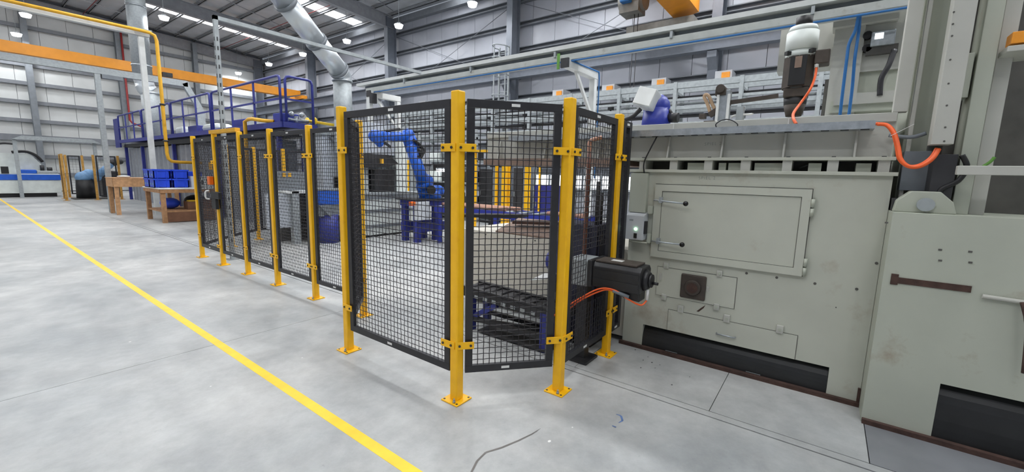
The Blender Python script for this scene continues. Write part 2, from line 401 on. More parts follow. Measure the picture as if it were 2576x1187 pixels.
a = PX(1652, 55, 13.6); b = PX(1700, 55, 13.6)
obj('bridge_girder', MB().prism([(4.0, 6.5), (13.0, 6.5), (13.9, 6.55), (13.9, 7.6), (4.0, 7.6)], 1, 4.05, 4.75) if False else
    MB().prism([(4.7, 7.9), (3.85, 7.9), (3.62, 6.9), (3.62, 6.45), (4.25, 6.3), (4.45, 6.7)], 0, 11.0, 13.9), 'crane', t)
obj('end_truck', MB().box(13.3, 14.1, 3.6, 5.6, 5.9, 6.2), 'crane_steel', t)
obj('hoist_drum', MB().cyl((13.2, 5.0, 6.9), (13.2, 5.75, 6.9), .33, n=16).box(12.9, 13.5, 5.1, 5.7, 6.5, 6.9), 'crane_steel', t)
obj('hoist_motor', MB().box(12.7, 13.0, 5.3, 5.62, 6.75, 7.3), 'blue_hose', t, bevel=.03)
obj('rope', MB().cyl((13.2, 5.2, 6.5), (13.2, 5.2, 2.2), .012, n=5).cyl((13.2, 5.32, 6.5), (13.2, 5.32, 2.2), .012, n=5), 'dark_steel', t)
obj('hook_block', MB().box(13.1, 13.3, 5.14, 5.38, 1.95, 2.2), 'crane_steel', t)

# caged ladder on the long wall
t = thing('caged_ladder', 'grey caged access ladder fixed to the long wall', 'ladder', (13.7, 10.8, 0))
ya, yb = 10.55, 11.02
for y in (ya, yb): obj('stringer', MB().box(13.68, 13.74, y-.03, y+.03, 0, 6.5), 'galv_matte', t)
for k in range(21): obj('rung', MB().cyl((13.71, ya, .3+.3*k), (13.71, yb, .3+.3*k), .014, n=6), 'galv_matte', t)
for z in (3.0, 3.8, 4.6, 5.4, 6.0, 6.45):
    obj('cage_hoop', MB().tube([(13.71, ya, z), (13.5, ya-.06, z), (13.15, ya+.1, z), (13.08, (ya+yb)/2, z), (13.15, yb-.1, z), (13.5, yb+.06, z), (13.71, yb, z)], .02, 6, 3), 'galv_matte', t)
for y in (ya-.05, (ya+yb)/2, yb+.05):
    obj('cage_bar', MB().box(13.08 if abs(y-(ya+yb)/2) < .1 else 13.42, 13.11 if abs(y-(ya+yb)/2) < .1 else 13.45, y-.02, y+.02, 3.0, 6.45), 'galv_matte', t)

# ================================================================== FENCE
PH = 2.045
def post(x, y, label, dirs=(), h=PH, w=.062, group='yellow fence posts', clamp=(1.70, .40), m='yellow', side=None):
    t = thing('fence_post', label, 'post', (x, y, 0), group)
    obj('shaft', MB().box(x-w/2, x+w/2, y-w/2, y+w/2, .008, h), m, t, bevel=.008)
    pl = obj('base_plate', MB().box(x-.075, x+.075, y-.075, y+.075, 0, .01), m, t, bevel=.003)
    for sx in (-1, 1):
        for sy in (-1, 1):
            obj('anchor_hole', MB().cyl((x+sx*.058, y+sy*.058, .01), (x+sx*.058, y+sy*.058, .0115), .008, n=8), 'dark_steel', pl)
    obj('anchor_bolt', MB().cyl((x-.055, y-.03, .01), (x-.055, y-.03, .024), .011, n=6).cyl((x-.055, y-.03, .02), (x-.055, y-.03, .04), .006, n=6), 'galv', pl)
    for z in clamp:
        for d in dirs:
            d = Vector((*d, 0)).normalized(); n = Vector((-d.y, d.x, 0))
            if n.dot(Vector((-x, -y, 0))) < 0: n = -n
            c = Vector((x, y, z)) + n*(w/2+.004) + d*.05
            ang = math.atan2(d.y, d.x)
            cl = obj('clamp', MB().cbox(c, (.125, .007, .05), ang), m, t, bevel=.002)
            for k in (.0, .075):
                cc = Vector((x, y, z)) + n*(w/2+.008) + d*(.015+k)
                obj('bolt', MB().cyl(cc, cc+n*.006, .009, n=6), 'dark_steel', cl)
    return t
def panel(p, q, label, z0=.195, z1=2.0, gap=.055, pitch=.04, fw=.05, ft=.03, name='mesh_fence', cat='fence', group='black mesh fence panels', sticker=True, wave=True, hole=None):
    p = Vector((*p, 0)); q = Vector((*q, 0)); d = (q-p).normalized(); n = Vector((-d.y, d.x, 0))
    if n.dot(-p) < 0: n = -n
    a = p+d*gap; L_ = (q-p).length-2*gap
    t = thing(name, label, cat, (*((p+q)/2).xy, z0), group)
    def P(u, z, o=0.): return a+d*u+Vector((0, 0, z))+n*o
    def fb(u0, u1, za, zb):
        vs = [P(u0, za, -ft/2), P(u1, za, -ft/2), P(u1, za, ft/2), P(u0, za, ft/2), P(u0, zb, -ft/2), P(u1, zb, -ft/2), P(u1, zb, ft/2), P(u0, zb, ft/2)]
        return vs, [(0,3,2,1),(4,5,6,7),(0,1,5,4),(1,2,6,5),(2,3,7,6),(3,0,4,7)]
    for nm, r in (('frame_rail', (0, L_, z0, z0+fw)), ('frame_rail', (0, L_, z1-fw, z1)), ('frame_stile', (0, fw, z0+fw, z1-fw)), ('frame_stile', (L_-fw, L_, z0+fw, z1-fw))):
        obj(nm, MB().add(*fb(*r)), 'black_frame', t, bevel=.002)
    # woven wire
    u0, u1, za, zb = fw-.004, L_-fw+.004, z0+fw-.004, z1-fw+.004
    nu = max(1, round((u1-u0)/pitch)); nz = max(1, round((zb-za)/pitch)); du = (u1-u0)/nu; dz = (zb-za)/nz
    rr = .0029; b = MB(); 
    def inhole(u, z): return hole and hole[0] < u < hole[1] and hole[2] < z < hole[3]
    def wire(pts, vert):
        e = d if vert else Vector((0, 0, 1)); vs = []; fs = []
        run = []
        def flush():
            if len(run) > 1:
                k0 = len(vs)
                for c in run: vs.extend([c-e*rr, c-n*rr, c+e*rr, c+n*rr])
                for i in range(len(run)-1):
                    for k in range(4): fs.append((k0+i*4+k, k0+i*4+(k+1)%4, k0+(i+1)*4+(k+1)%4, k0+(i+1)*4+k))
            run.clear()
        for (u, z, o) in pts:
            if inhole(u, z): flush()
            else: run.append(P(u, z, o))
        flush(); b.add(vs, fs)
    am = .0022
    for i in range(1, nu):
        u = u0+i*du
        wire([(u+.0005*((-1)**(i+j)), za+j*dz, am*(-1)**(i+j)) for j in range(nz+1)], True)
    for j in range(1, nz):
        z = za+j*dz
        wire([(u0+i*du, z+.0005*((-1)**(i+j)), -am*(-1)**(i+j)) for i in range(nu+1)], False)
    obj('wire_mesh', b, 'wire', t, kind='stuff')
    if sticker:
        for uu, zz in ((L_*.5, z1-fw/2), (L_*.45, z0+fw/2)):
            s_ = .028
            obj('sticker', MB().add(*fb(0, .001, 0, .001)) if False else MB().add([P(uu-s_, zz-.009, ft/2+.001), P(uu+s_, zz-.009, ft/2+.001), P(uu+s_, zz+.009, ft/2+.001), P(uu-s_, zz+.009, ft/2+.001)], [(0,1,2,3)]), 'sticker', t)
    return t
o_ = .03
A = [(2.535, 8.54), (2.535, 7.62), (2.54, 6.71), (2.545, 5.79), (2.55, 4.83), (2.56, 3.87)]
B0, B1, Cc, D, E_ = (1.955, 3.185), (1.957, 1.895), (2.505, 1.412), (3.325, 1.412), (3.60, 1.412)
I1, I2, I3, I4 = (3.27, 9.3), (4.0, 9.9), (4.62, 9.92), (5.3, 9.94)
def dr(a, b): return (b[0]-a[0], b[1]-a[1])
post(*A[0], 'yellow fence post at the far end, beside the wooden bench', [dr(A[0], A[1])])
post(*A[1], 'yellow fence post carrying the black gate lock and handle', [dr(A[1], A[0])], clamp=(1.62, .3))
post(*A[2], 'yellow fence post under the end of the yellow gate header', [dr(A[2], A[3])], clamp=(1.70, .40))
post(*A[3], 'yellow fence post between the gate header post and the post below the railing end', [dr(A[3], A[2]), dr(A[3], A[4])])
post(*A[4], 'yellow fence post standing in front of the blue railing end', [dr(A[4], A[3]), dr(A[4], A[5])])
post(*A[5], 'yellow fence post seen through mesh, only its foot clear of the dark panel', [dr(A[5], B0)])
post(*B0, 'tall yellow fence post in front of the round grey duct', [dr(B0, A[5]), dr(B0, B1)])
post(*B1, 'nearest and tallest yellow fence post at the corner in mid picture', [dr(B1, B0), dr(B1, Cc)], w=.066)
post(*Cc, 'yellow fence post right of the nearest corner post, second nearest', [dr(Cc, B1), dr(Cc, D)], w=.066)
post(*D, 'yellow fence post partly hidden behind the black servo motor', [dr(D, Cc), dr(D, E_)])
post(*I1, 'left one of three yellow posts seen through the far mesh panels', [], h=1.99, clamp=())
post(*I2, 'middle one of three yellow posts seen through the far mesh panels', [], h=1.99, clamp=())
post(*I3, 'right one of three yellow posts seen through the far mesh panels', [], h=1.99, clamp=())
gp = 'black mesh fence panels'
g = panel(A[0], A[1], 'narrow black mesh gate leaf at the far left end of the fence', name='fence_gate', cat='gate', fw=.06)
panel(A[1], A[2], 'black mesh panel under the yellow gate header')
panel(A[2], A[3], 'black mesh panel just right of the yellow gate header')
panel(A[3], A[4], 'black mesh panel left of the post under the railing end')
panel(A[4], A[5], 'black mesh panel just left of the tall post by the duct')
panel(A[5], B0, 'black mesh panel seen nearly edge-on behind the wide front panel', sticker=False)
panel(B0, B1, 'wide black mesh front panel with the blue robot seen through it')
panel(B1, Cc, 'angled black mesh corner panel between the two nearest yellow posts')
panel(Cc, D, 'black mesh panel that the black servo motor pokes through', hole=(.32, .66, .58, .96))
panel(D, E_, 'very narrow dark mesh panel closing the gap to the grey machine', gap=.05, fw=.05, ft=.05)
panel(A[0], I1, 'slanted black mesh panel behind the gate leaf', z1=1.96, sticker=False)
panel(I1, I2, 'black mesh panel between left and middle inner posts', z1=1.96, sticker=False)
panel(I2, I3, 'black mesh panel between middle and right inner posts', z1=1.96, sticker=False)
panel(I3, I4, 'short black mesh panel right of the inner posts', z1=1.96, sticker=False)
# gate furniture
obj('gate_header', MB().box(2.50, 2.57, A[2][1]+.03, A[1][1]+.1, 2.046, 2.10), 'yellow_old', label='yellow steel header bar across the top of the gate opening', cat='header bar', bevel=.004)
t = thing('gate_lock', 'black gate lock with white pull handle on the far gate', 'lock', (2.47, 7.6, .95))
obj('lock_body', MB().box(2.45, 2.50, 7.36, 7.68, 1.06, 1.17), 'black', t, bevel=.01)
obj('bolt_housing', MB().box(2.45, 2.50, 7.50, 7.66, .9, 1.06), 'black', t, bevel=.01)
obj('handle', MB().tube([(2.45, 7.72, 1.05), (2.41, 7.74, 1.06), (2.40, 7.74, 1.11), (2.41, 7.74, 1.17), (2.45, 7.72, 1.18)], .012, 6, 3), 'sticker', t)
t = thing('emergency_stop', 'yellow emergency stop box with red button behind the gate mesh', 'switch', (2.62, 7.95, 1.5))
obj('box', MB().box(2.552, 2.64, 7.86, 7.98, 1.5, 1.62), 'yellow_old', t, bevel=.006)
obj('button', MB().cyl((2.62, 7.98, 1.56), (2.62, 8.06, 1.56), .035, n=14), 'red', t)
obj('cap', MB().ball((2.62, 7.84, 1.57), .055, sc=(1, .7, 1)), 'black', t)
obj('safety_switch', MB().box(2.455, 2.518, 7.70, 7.80, 1.27, 1.40), 'orange', label='small orange safety switch on the gate edge above the lock', cat='switch', bevel=.01)

# ================================================================== BIG GREY MACHINE
XM = 3.667
def text_mesh(txt, size, y, z, x, nm, m, parent, tilt=0.):
    cu = bpy.data.curves.new('txt', 'FONT'); cu.body = txt; cu.size = size; cu.offset = -.0006; cu.space_character = 1.25
    tmp = bpy.data.objects.new('txt', cu); COL.objects.link(tmp)
    dg = bpy.context.evaluated_depsgraph_get(); me = bpy.data.meshes.new_from_object(tmp.evaluated_get(dg))
    bpy.data.objects.remove(tmp)
    b = MB(); c, s = math.cos(tilt), math.sin(tilt)
    b.add([(x, y-(v.co.x*c-v.co.y*s), z+v.co.x*s+v.co.y*c) for v in me.vertices], [tuple(p.vertices) for p in me.polygons])
    return obj(nm, b, m, parent)
def fx(x, y, X=XM):
    p = PX(x, y, X); return p.y, p.z
mc = thing('milling_machine', 'big pale grey machine body with hinged door, lever handles and black base recess', 'machine', (XM, .5, 0))
YA, YZ = 1.40, -.33
ry0, ry1, rz = -.145, 1.215, .225
body = MB().box(XM, 4.9, YZ, YA, rz, 1.59).box(XM, 4.9, ry1, YA, .0, rz).box(XM, 4.9, YZ, ry0, .0, rz).box(XM+.35, 4.9, ry0, ry1, 0, rz)
obj('body', body, 'machine', mc)
# curved black kick panel set back at the top, shaped to catch light there
prof = [(XM+.104-.1*math.sin(i/8*math.pi/2), rz-.002-.16*(1-math.cos(i/8*math.pi/2))) for i in range(9)]
prof += [(XM+.004, .0), (XM+.3, .0), (XM+.3, rz-.002)]
obj('kick_panel', MB().prism(prof, 1, ry0+.002, ry1-.002), 'black_kick', mc)
obj('base_channel', MB().box(XM-.035, XM+.02, YZ, YA+.02, 0, .028), 'rust', mc)
for y in (.95, .32): obj('highlight_strip', MB().box(XM-.004, XM+.0, y-.05, y+.05, .034, .037), 'galv_matte', mc)  # thin pale strips stand in for glints on the black panel
obj('lower_flange', MB().box(XM-.03, 4.5, YZ-.02, YA+.03, 1.59, 1.614), 'machine', mc, bevel=.002)
obj('upper_flange', MB().box(XM-.02, 4.4, YZ, YA+.06, 1.69, 1.712), 'machine', mc, bevel=.002)
for a, b in ((160, 210), (412, 475), (697, 765), (1000, 1080), (1345, 1425), (1718, 1812), (2140, 2240)):
    ya = fx(1560+a/3.297, 415)[0]; yb = fx(1560+b/3.297, 415)[0]
    obj('spacer_block', MB().box(XM-.002, XM+.2, yb, ya, 1.614, 1.69), 'machine_upper', mc)
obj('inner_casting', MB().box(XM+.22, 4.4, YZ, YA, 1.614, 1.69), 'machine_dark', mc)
for a, b in ((550, 690), (810, 870), (890, 1000), (1110, 1340), (1560, 1670), (1960, 2090)):
    ya = fx(1560+a/3.297, 415)[0]; yb = fx(1560+b/3.297, 415)[0]
    obj('inner_block', MB().box(XM+.04, XM+.22, yb, ya, 1.616, 1.672), 'machine2', mc)
obj('inner_hose', MB().tube([(XM+.1, fx(2005, 420)[0], 1.63), (XM+.08, fx(2030, 415)[0], 1.66), (XM+.1, fx(2060, 412)[0], 1.675)], .008, 8, 4), 'black', mc)
# bridge beam
obj('bridge_web', MB().box(XM+.07, 4.3, YZ+.02, 3.15, 1.712, 1.94), 'machine_upper', mc)
obj('bridge_sole', MB().box(XM+.0, 4.3, YA+.06, 3.15, 1.645, 1.712), 'rust_plate', mc)
obj('bridge_cap', MB().box(XM+.045, 4.3, YZ+.02, 3.15, 1.94, 1.998), 'machine_upper', mc, bevel=.003)
for x in (1683, 1818, 1974, 2153):
    y = fx(x, 360, XM+.03)[0]
    obj('rib', MB().prism([(XM+.0, 1.712), (XM+.07, 1.712), (XM+.07, 1.9), (XM+.05, 1.9)], 1, y-.006, y+.006), 'machine_upper', mc)
for y in (1.75, 2.35, 2.95):
    obj('rib', MB().prism([(XM+.0, 1.712), (XM+.07, 1.712), (XM+.07, 1.9), (XM+.05, 1.9)], 1, y-.006, y+.006), 'machine_upper', mc)
for x in (1695, 1983):
    y = fx(x, 310, XM+.04)[0]; obj('weld_bead', MB().box(XM+.04, XM+.046, y-.003, y+.003, 1.945, 1.99), 'sticker', mc)
tr = obj('cable_tray', MB().box(XM-.07, XM+.07, -.2, 2.75, 1.888, 1.892).box(XM-.07, XM-.066, -.2, 2.75, 1.892, 1.94), 'galv', mc)
k = 0
y = 2.6
while y > -.15:
    obj('tray_slot', MB().box(XM-.062, XM-.03, y-.045, y, 1.884, 1.889), 'black', tr); y -= .105
for x in (1620, 1700, 1785, 1878, 1983, 2097, 2223):
    y = fx(x, 400)[0]; obj('flange_bolt', MB().box(XM-.016, XM-.004, y-.012, y+.012, 1.712, 1.717), 'dark_steel', mc)
obj('black_cable', MB().tube([(XM-.03, fx(1655, 345)[0], 1.885), (XM-.05, fx(1640, 380)[0], 1.78), (XM-.05, fx(1626, 410)[0], 1.68), (XM-.045, fx(1624, 435)[0], 1.6), (XM-.03, fx(1630, 460)[0], 1.5)], .006, 8, 6), 'black', mc)
text_mesh('SPIEL 2', .034, fx(1772, 366, XM+.068)[0], fx(1772, 366, XM+.068)[1], XM+.068, 'lettering', 'ink', mc, .02)
text_mesh('SPIEL 2', .034, fx(1757, 451)[0], fx(1757, 451)[1], XM-.0015, 'lettering', 'ink', mc, .02)
# door
dy0, dy1, dz0, dz1 = .085, 1.185, .862, 1.488
dr_ = obj('door', MB().box(XM-.03, XM-.002, dy0, dy1, dz1-.055, dz1).box(XM-.03, XM-.002, dy0, dy1, dz0, dz0+.055).box(XM-.03, XM-.002, dy0, dy0+.055, dz0+.055, dz1-.055).box(XM-.03, XM-.002, dy1-.06, dy1, dz0+.055, dz1-.055), 'machine', mc)
obj('door_seam', MB().box(XM-.004, XM-.0005, dy0-.005, dy1+.005, dz0-.005, dz1+.005), 'machine_dark', dr_)
obj('door_seam', MB().box(XM-.0195, XM-.004, dy0+.049, dy1-.054, dz0+.049, dz1-.049), 'machine_dark', dr_)
obj('door_panel', MB().box(XM-.021, XM-.003, dy0+.059, dy1-.064, dz0+.059, dz1-.059), 'machine', dr_)
for z in (dz1-.13, dz0+.07):
    obj('hinge', MB().cyl((XM-.03, dy0-.012, z-.062), (XM-.03, dy0-.012, z-.004), .011, n=10).cyl((XM-.03, dy0-.012, z+.004), (XM-.03, dy0-.012, z+.062), .011, n=10).box(XM-.02, XM-.004, dy0-.03, dy0-.01, z-.06, z+.06), 'machine2', dr_)
for i, (px, kx, py) in enumerate(((1655, 1721, 510), (1648, 1712, 613))):
    p0 = PX(px-2, py-6, XM-.05); p1 = PX(kx, py+2, XM-.085)
    lv = obj('lever', MB().tube([p0+Vector((0, .03, 0)), p0, p1], .0065, 8), 'galv', mc)
    obj('knob', MB().ball(p1+Vector((0, -.012, 0)), .021), 'black_gloss', lv)
    q = PX(px+8, py-4, XM-.04)
    obj('pivot', MB().cyl((XM, q.y, q.z), (XM-.06, q.y, q.z), .016, n=12).cbox((XM-.045, q.y, q.z+.016), (.02, .028, .04), 0), 'galv_matte', lv)
obj('latch_bracket', MB().box(XM-.06, XM, 1.19, 1.225, 1.235, 1.30), 'machine2', mc)
obj('latch_bracket', MB().box(XM-.06, XM, 1.19, 1.215, .98, 1.06), 'machine2', mc)
# square port on plate
py0, py1, pz0, pz1 = .50, 1.12, .525, .775
obj('cover_seam', MB().box(XM-.002, XM-.0005, py0-.004, py1+.004, pz0-.004, pz1+.004), 'machine_dark', mc)
obj('cover_plate', MB().box(XM-.008, XM-.001, py0, py1, pz0, pz1), 'machine', mc)
pt = obj('port', MB().box(XM-.028, XM-.006, .715, .915, .545, .752), 'brown_port', mc, bevel=.02)
obj('port_ring', MB().cyl((XM-.028, .815, .645), (XM-.05, .815, .645), .068, .06, n=24), 'brown_port', pt)
obj('port_core', MB().cyl((XM-.05, .815, .645), (XM-.053, .815, .645), .044, n=20), 'rust', pt)
def clip(x, y, w=.042, h=.052):
    cy, cz = fx(x, y); o = obj('clip', MB().box(XM-.022, XM-.001, cy-w/2, cy+w/2, cz-h/2, cz+h/2), 'machine_upper', mc, bevel=.004)
    obj('clip_bolt', MB().cyl((XM-.022, cy, cz), (XM-.028, cy, cz), .012, n=12), 'machine2', o)
for c in ((1677, 667), (1811, 687), (1671, 746), (1803, 771)): clip(*c)
for c in ((1713, 776), (1829, 800), (1962, 827)): clip(*c, .046, .062)
obj('plate_stop', MB().box(XM-.02, XM-.001, fx(1662, 705)[0]-.01, fx(1662, 705)[0]+.01, .66, .72), 'machine_upper', mc)
obj('plate_stop', MB().box(XM-.02, XM-.001, .695, .71, .63, .67), 'machine_upper', mc)
# lower access panel
obj('access_seam', MB().box(XM-.002, XM-.0005, .061, 1.004, rz+.002, .414), 'machine_dark', mc)
obj('access_panel', MB().box(XM-.007, XM-.001, .065, 1.0, rz+.002, .41), 'machine', mc)
hy0, hy1 = fx(1803, 835)[0], fx(1850, 845)[0]
obj('grab_handle', MB().tube([(XM-.005, hy0, .298), (XM-.03, hy0, .298), (XM-.03, hy1, .296), (XM-.005, hy1, .296)], .006, 8), 'galv', mc)
for x, y in ((1878, 687), (1954, 698), (2050, 713), (2155, 727), (2103, 773), (2205, 662)):
    cy, cz = fx(x, y); obj('bolt_hole', MB().cyl((XM-.003, cy, cz), (XM+.001, cy, cz), .0095 if y < 730 else .004, n=10), 'machine_dark', mc)
# rubbed paint scar
sc_ = [fx(*p) for p in ((1752, 783), (1764, 774), (1775, 767), (1770, 775), (1758, 784))]
obj('paint_scar', MB().add([(XM-.0015, *p) for p in sc_], [(0,1,2,3,4)]), 'rust', mc)
# bed under the bridge
obj('bed', MB().box(3.70, 4.6, YA+.005, 3.5, .05, .88), 'bed_cream', mc)
for x, y in ((1275, 749), (1315, 758), (1222, 590), (1305, 602), (1346, 605)):
    p = PX(x, y, 3.699); obj('bed_hole', MB().cyl((3.698, p.y, p.z), (3.701, p.y, p.z), .009, n=8), 'dark_steel', mc)
rp = MB().add([(3.72, 3.0, .885), (3.72, 2.15, .885), (4.3, 2.0, 1.0), (4.3, 3.1, .98), (3.72, 3.0, .90), (3.72, 2.15, .90), (4.3, 2.0, 1.02), (4.3, 3.1, 1.0)], [(0,3,2,1),(4,5,6,7),(0,1,5,4),(1,2,6,5),(2,3,7,6),(3,0,4,7)])
obj('rusty_plate', rp, 'rust_plate', None, label='flat rusty brown steel plate lying on the white machine bed', cat='plate')
obj('rusty_bar', MB().bar((3.95, 2.9, .99), (4.1, 2.05, 1.03), .12, .03), 'rust', None, label='long dark rusty bar lying behind the brown plate on the bed', cat='bar')

# control box on the machine corner
cb = thing('control_box', 'small pale control box with lit green button on the machine corner', 'control box', (XM-.05, 1.31, 1.0))
yb, ya, zb, zt = 1.235, 1.395, 1.005, 1.215
obj('housing', MB().box(XM-.12, XM-.002, yb, ya, zb, zt).prism([(XM-.12, zt), (XM-.002, zt), (XM-.002, zt+.03)], 1, yb, ya), 'grey_box', cb, bevel=.003)
obj('green_button', MB().cyl((XM-.12, 1.298, 1.10), (XM-.128, 1.298, 1.10), .012, n=12), 'green_led', cb)
obj('black_switch', MB().box(XM-.126, XM-.12, 1.285, 1.312, 1.02, 1.062), 'black', cb)
obj('name_plate', MB().box(XM-.121, XM-.12, 1.325, 1.36, 1.168, 1.182), 'galv_matte', cb)
obj('side_plug', MB().box(XM-.1, XM-.06, yb-.018, yb, 1.06, 1.17), 'dark_steel', cb)
obj('mount_plate', MB().box(XM-.05, XM-.002, 1.25, 1.40, 1.24, 1.58), 'machine2', cb)
obj('tee_handle', MB().cyl((XM-.1, 1.36, .985), (XM-.1, 1.2, .985), .006, n=8), 'machine2', cb)

# ---------------- right hand block
XR = 3.43
rb = thing('machine_column', 'huge pale grey machine column base at the right edge with rusty slot', 'machine', (XR, -1.5, 0))
yr0 = -3.2
def gx(x, y, X=XR): return fx(x, y, X)
by = -.66
obj('base', MB().box(XR, 5.2, yr0, -.332, .37, 1.37).box(XR, 5.2, by, -.332, 0, .37).box(XR+.3, 5.2, yr0, by, 0, .37), 'machine2', rb)
prof = [(XR+.124-.12*math.sin(i/8*math.pi/2), .368-.28*(1-math.cos(i/8*math.pi/2))) for i in range(9)]
prof += [(XR+.004, .0), (XR+.28, .0), (XR+.28, .368)]
obj('kick_panel', MB().prism(prof, 1, yr0+.002, by-.002), 'black_kick', rb)
obj('base_channel', MB().box(XR-.03, XR+.02, yr0, -.335, 0, .03).box(XM-.02, XM-.001, -.33, -.315, 0, .13), 'rust', rb)
s0, s1 = gx(2243, 700), gx(2443, 728)
obj('slot', MB().box(XR-.006, XR+.001, s1[0], s0[0], s1[1]-.018, s0[1]+.012), 'rust', rb)
obj('slot_end', MB().box(XR-.008, XR+.001, s0[0]-.03, s0[0]+.004, s1[1]-.028, s0[1]+.03), 'rust', rb)
obj('rod', MB().cyl((XR-.015, gx(2470, 738)[0], .93), (XR-.015, -1.6, .91), .012, n=8), 'machine_upper', rb)
for x, y in ((2365, 628), (2365, 655), (2441, 633), (2441, 660), (2230, 560)):
    c = gx(x, y); obj('bolt_mark', MB().box(XR-.003, XR+.001, c[0]-.008, c[0]+.008, c[1]-.005, c[1]+.005), 'machine_dark', rb)
obj('side_rod', MB().tube([(XR-.04, -.9, .93), (XR-.06, -.93, .8), (XR-.06, -.95, .55)], .012, 8, 3), 'rust', rb)
# bearing lug
lc = gx(2326, 512, 3.55)
pr = [(lc[0]-.14, 1.37), (lc[0]+.14, 1.37), (lc[0]+.13, 1.44), (lc[0]+.07, 1.50), (lc[0]-.06, 1.50), (lc[0]-.12, 1.44)]
lg = obj('bearing_lug', MB().prism(pr, 0, 3.53, 3.62), 'machine2', rb, bevel=.006)
obj('pin', MB().cyl((3.53, lc[0], lc[1]-.005), (3.5, lc[0], lc[1]-.005), .04, n=18), 'galv_matte', lg)
obj('cross_bar', MB().box(3.40, 3.45, -2.4, -.57, 1.60, 1.65), 'machine_upper', rb, bevel=.003)
# slides and covers rising above the block
def vplate(nm, X0, X1, xa, xb, ypx, z0, z1, m='machine2', par=rb, bev=.003):
    a_, b_ = fx(xa, ypx, X0)[0], fx(xb, ypx, X0)[0]
    return obj(nm, MB().box(X0, X1, b_, a_, z0, z1), m, par, bevel=bev)
ZT = 4.4
vplate('slide_plate', 3.72, 3.80, 2258, 2296, 200, 2.0, ZT, 'machine_upper')
vplate('slide_web', 3.85, 4.4, 2296, 2360, 200, 1.37, ZT, 'machine2')
vplate('slide_edge', 3.74, 3.8, 2306, 2318, 200, 1.37, ZT, 'machine_upper')
cv = vplate('cable_cover', 3.50, 3.62, 2352, 2410, 300, 1.775, ZT, 'machine_upper')
for y in (30, 60, 90, 150, 210, 265, 320, 355):
    c = PX(2402-y*.075, y, 3.497); obj('cover_screw', MB().cyl((3.497, c.y, c.z), (3.501, c.y, c.z), .005, n=8), 'machine_dark', cv)
vplate('inner_web', 3.80, 4.4, 2400, 2445, 200, 1.37, ZT, 'machine_dark')
vplate('slide_plate', 3.60, 4.2, 2433, 2478, 300, 1.37, ZT, 'machine2')
vplate('slide_plate', 3.66, 4.2, 2478, 2520, 300, 1.37, ZT, 'machine_upper')
vplate('rear_body', 4.0, 5.0, 2500, 2900, 300, 1.37, ZT, 'machine_dark')
vplate('junction_box', 3.62, 3.75, 2425, 2446, 180, 2.05, 2.3, 'machine2')
vplate('bellows', 3.72, 3.82, 2262, 2330, 470, 1.5, 1.75, 'steel_grey')
vplate('guide_block', 3.60, 3.78, 2243, 2285, 520, 1.37, 1.45, 'dark_steel')
vplate('cylinder_mount', 3.55, 3.7, 2340, 2400, 460, 1.45, 1.72, 'dark_steel')
vplate('amber_lamp', 3.5, 3.6, 2548, 2600, 85, 2.30, 2.36, 'amber')
vplate('shelf_plate', 3.5, 3.8, 2540, 2640, 95, 2.26, 2.29, 'machine_upper')
obj('conduit', MB().tube([PX(2236, 340, 3.7), PX(2290, 345, 3.7), PX(2330, 335, 3.7)], .012, 8, 6), 'steel_grey', rb)
obj('ground_wire', MB().tube([PX(2462, 425, 3.55), PX(2490, 408, 3.55), PX(2502, 395, 3.55)], .008, 8, 4), 'green_cable', rb)
obj('hose', MB().tube([PX(2420, 390, 3.55), PX(2432, 420, 3.55), PX(2410, 455, 3.55), PX(2365, 480, 3.55), PX(2372, 520, 3.55), PX(2385, 535, 3.56)], .014, 8, 6), 'black', rb)
# orange cable loop between tray and cover
cz = [PX(2208, 312, 3.60), PX(2232, 315, 3.58), PX(2250, 335, 3.55), PX(2260, 370, 3.52), PX(2266, 400, 3.5), PX(2285, 418, 3.49), PX(2315, 418, 3.49), PX(2345, 400, 3.5), PX(2362, 375, 3.53)]
t = thing('cable_loop', 'thick orange cable looping from the tray end to the column cover', 'cable', tuple(cz[0]))
obj('cable', MB().tube(cz, .0115, 10, 6), 'orange_cable', t)
obj('cable', MB().tube([p+Vector((.016, .008, .005)) for p in cz], .009, 10, 6), 'orange_cable', t)
obj('cable_tie', MB().bar(PX(2238, 343, 3.52), PX(2300, 312, 3.5), .006, .002), 'sticker', t)

# ---------------- spindle motor above the bridge
XS = 4.62
def sp(y): return PX(2010, y, XS)
ctr = sp(170)
def cylz(b, ya, yb, r, r2=None, n=24):
    za, zb2 = sp(ya).z, sp(yb).z; return b.cyl((XS, ctr.y, zb2), (XS, ctr.y, za), r2 or r, r, n)
t = thing('spindle_motor', 'vertical spindle motor with white cap over black and brown body', 'motor', (XS, ctr.y, 2.0))
obj('cap', cylz(cylz(MB(), 70, 84, .10, .118), 84, 130, .12), 'machine_white', t)
obj('cap_skirt', cylz(MB(), 130, 148, .113), 'machine_white', t)
for dy in (-.085, .085): obj('cap_window', MB().cbox((XS-.085, ctr.y+dy*.9, sp(138).z), (.07, .035, .03), .8 if dy < 0 else -.8), 'black', t)
obj('neck', cylz(MB(), 46, 70, .062), 'black', t)
z0_, z1_ = sp(222).z, sp(146).z
mb_ = MB().prism([(.122*math.cos(k*math.pi/4+.39), .122*math.sin(k*math.pi/4+.39)) for k in range(8)], 2, z0_, z1_)
mb_.v = [v+Vector((XS, ctr.y, 0)) for v in mb_.v]
obj('motor_body', mb_, 'brown_port', t)
obj('fin_block', MB().box(XS-.13, XS-.08, ctr.y-.06, ctr.y+.06, z0_+.01, z1_-.01), 'black', t)
obj('rating_plate', MB().box(XS-.134, XS-.13, ctr.y-.025, ctr.y+.025, z0_+.15, z1_-.015), 'rust_plate', t)
obj('terminal_box', MB().box(XS-.1, XS+.05, ctr.y-.215, ctr.y-.11, sp(172).z, sp(138).z), 'brown_port', t, bevel=.01)
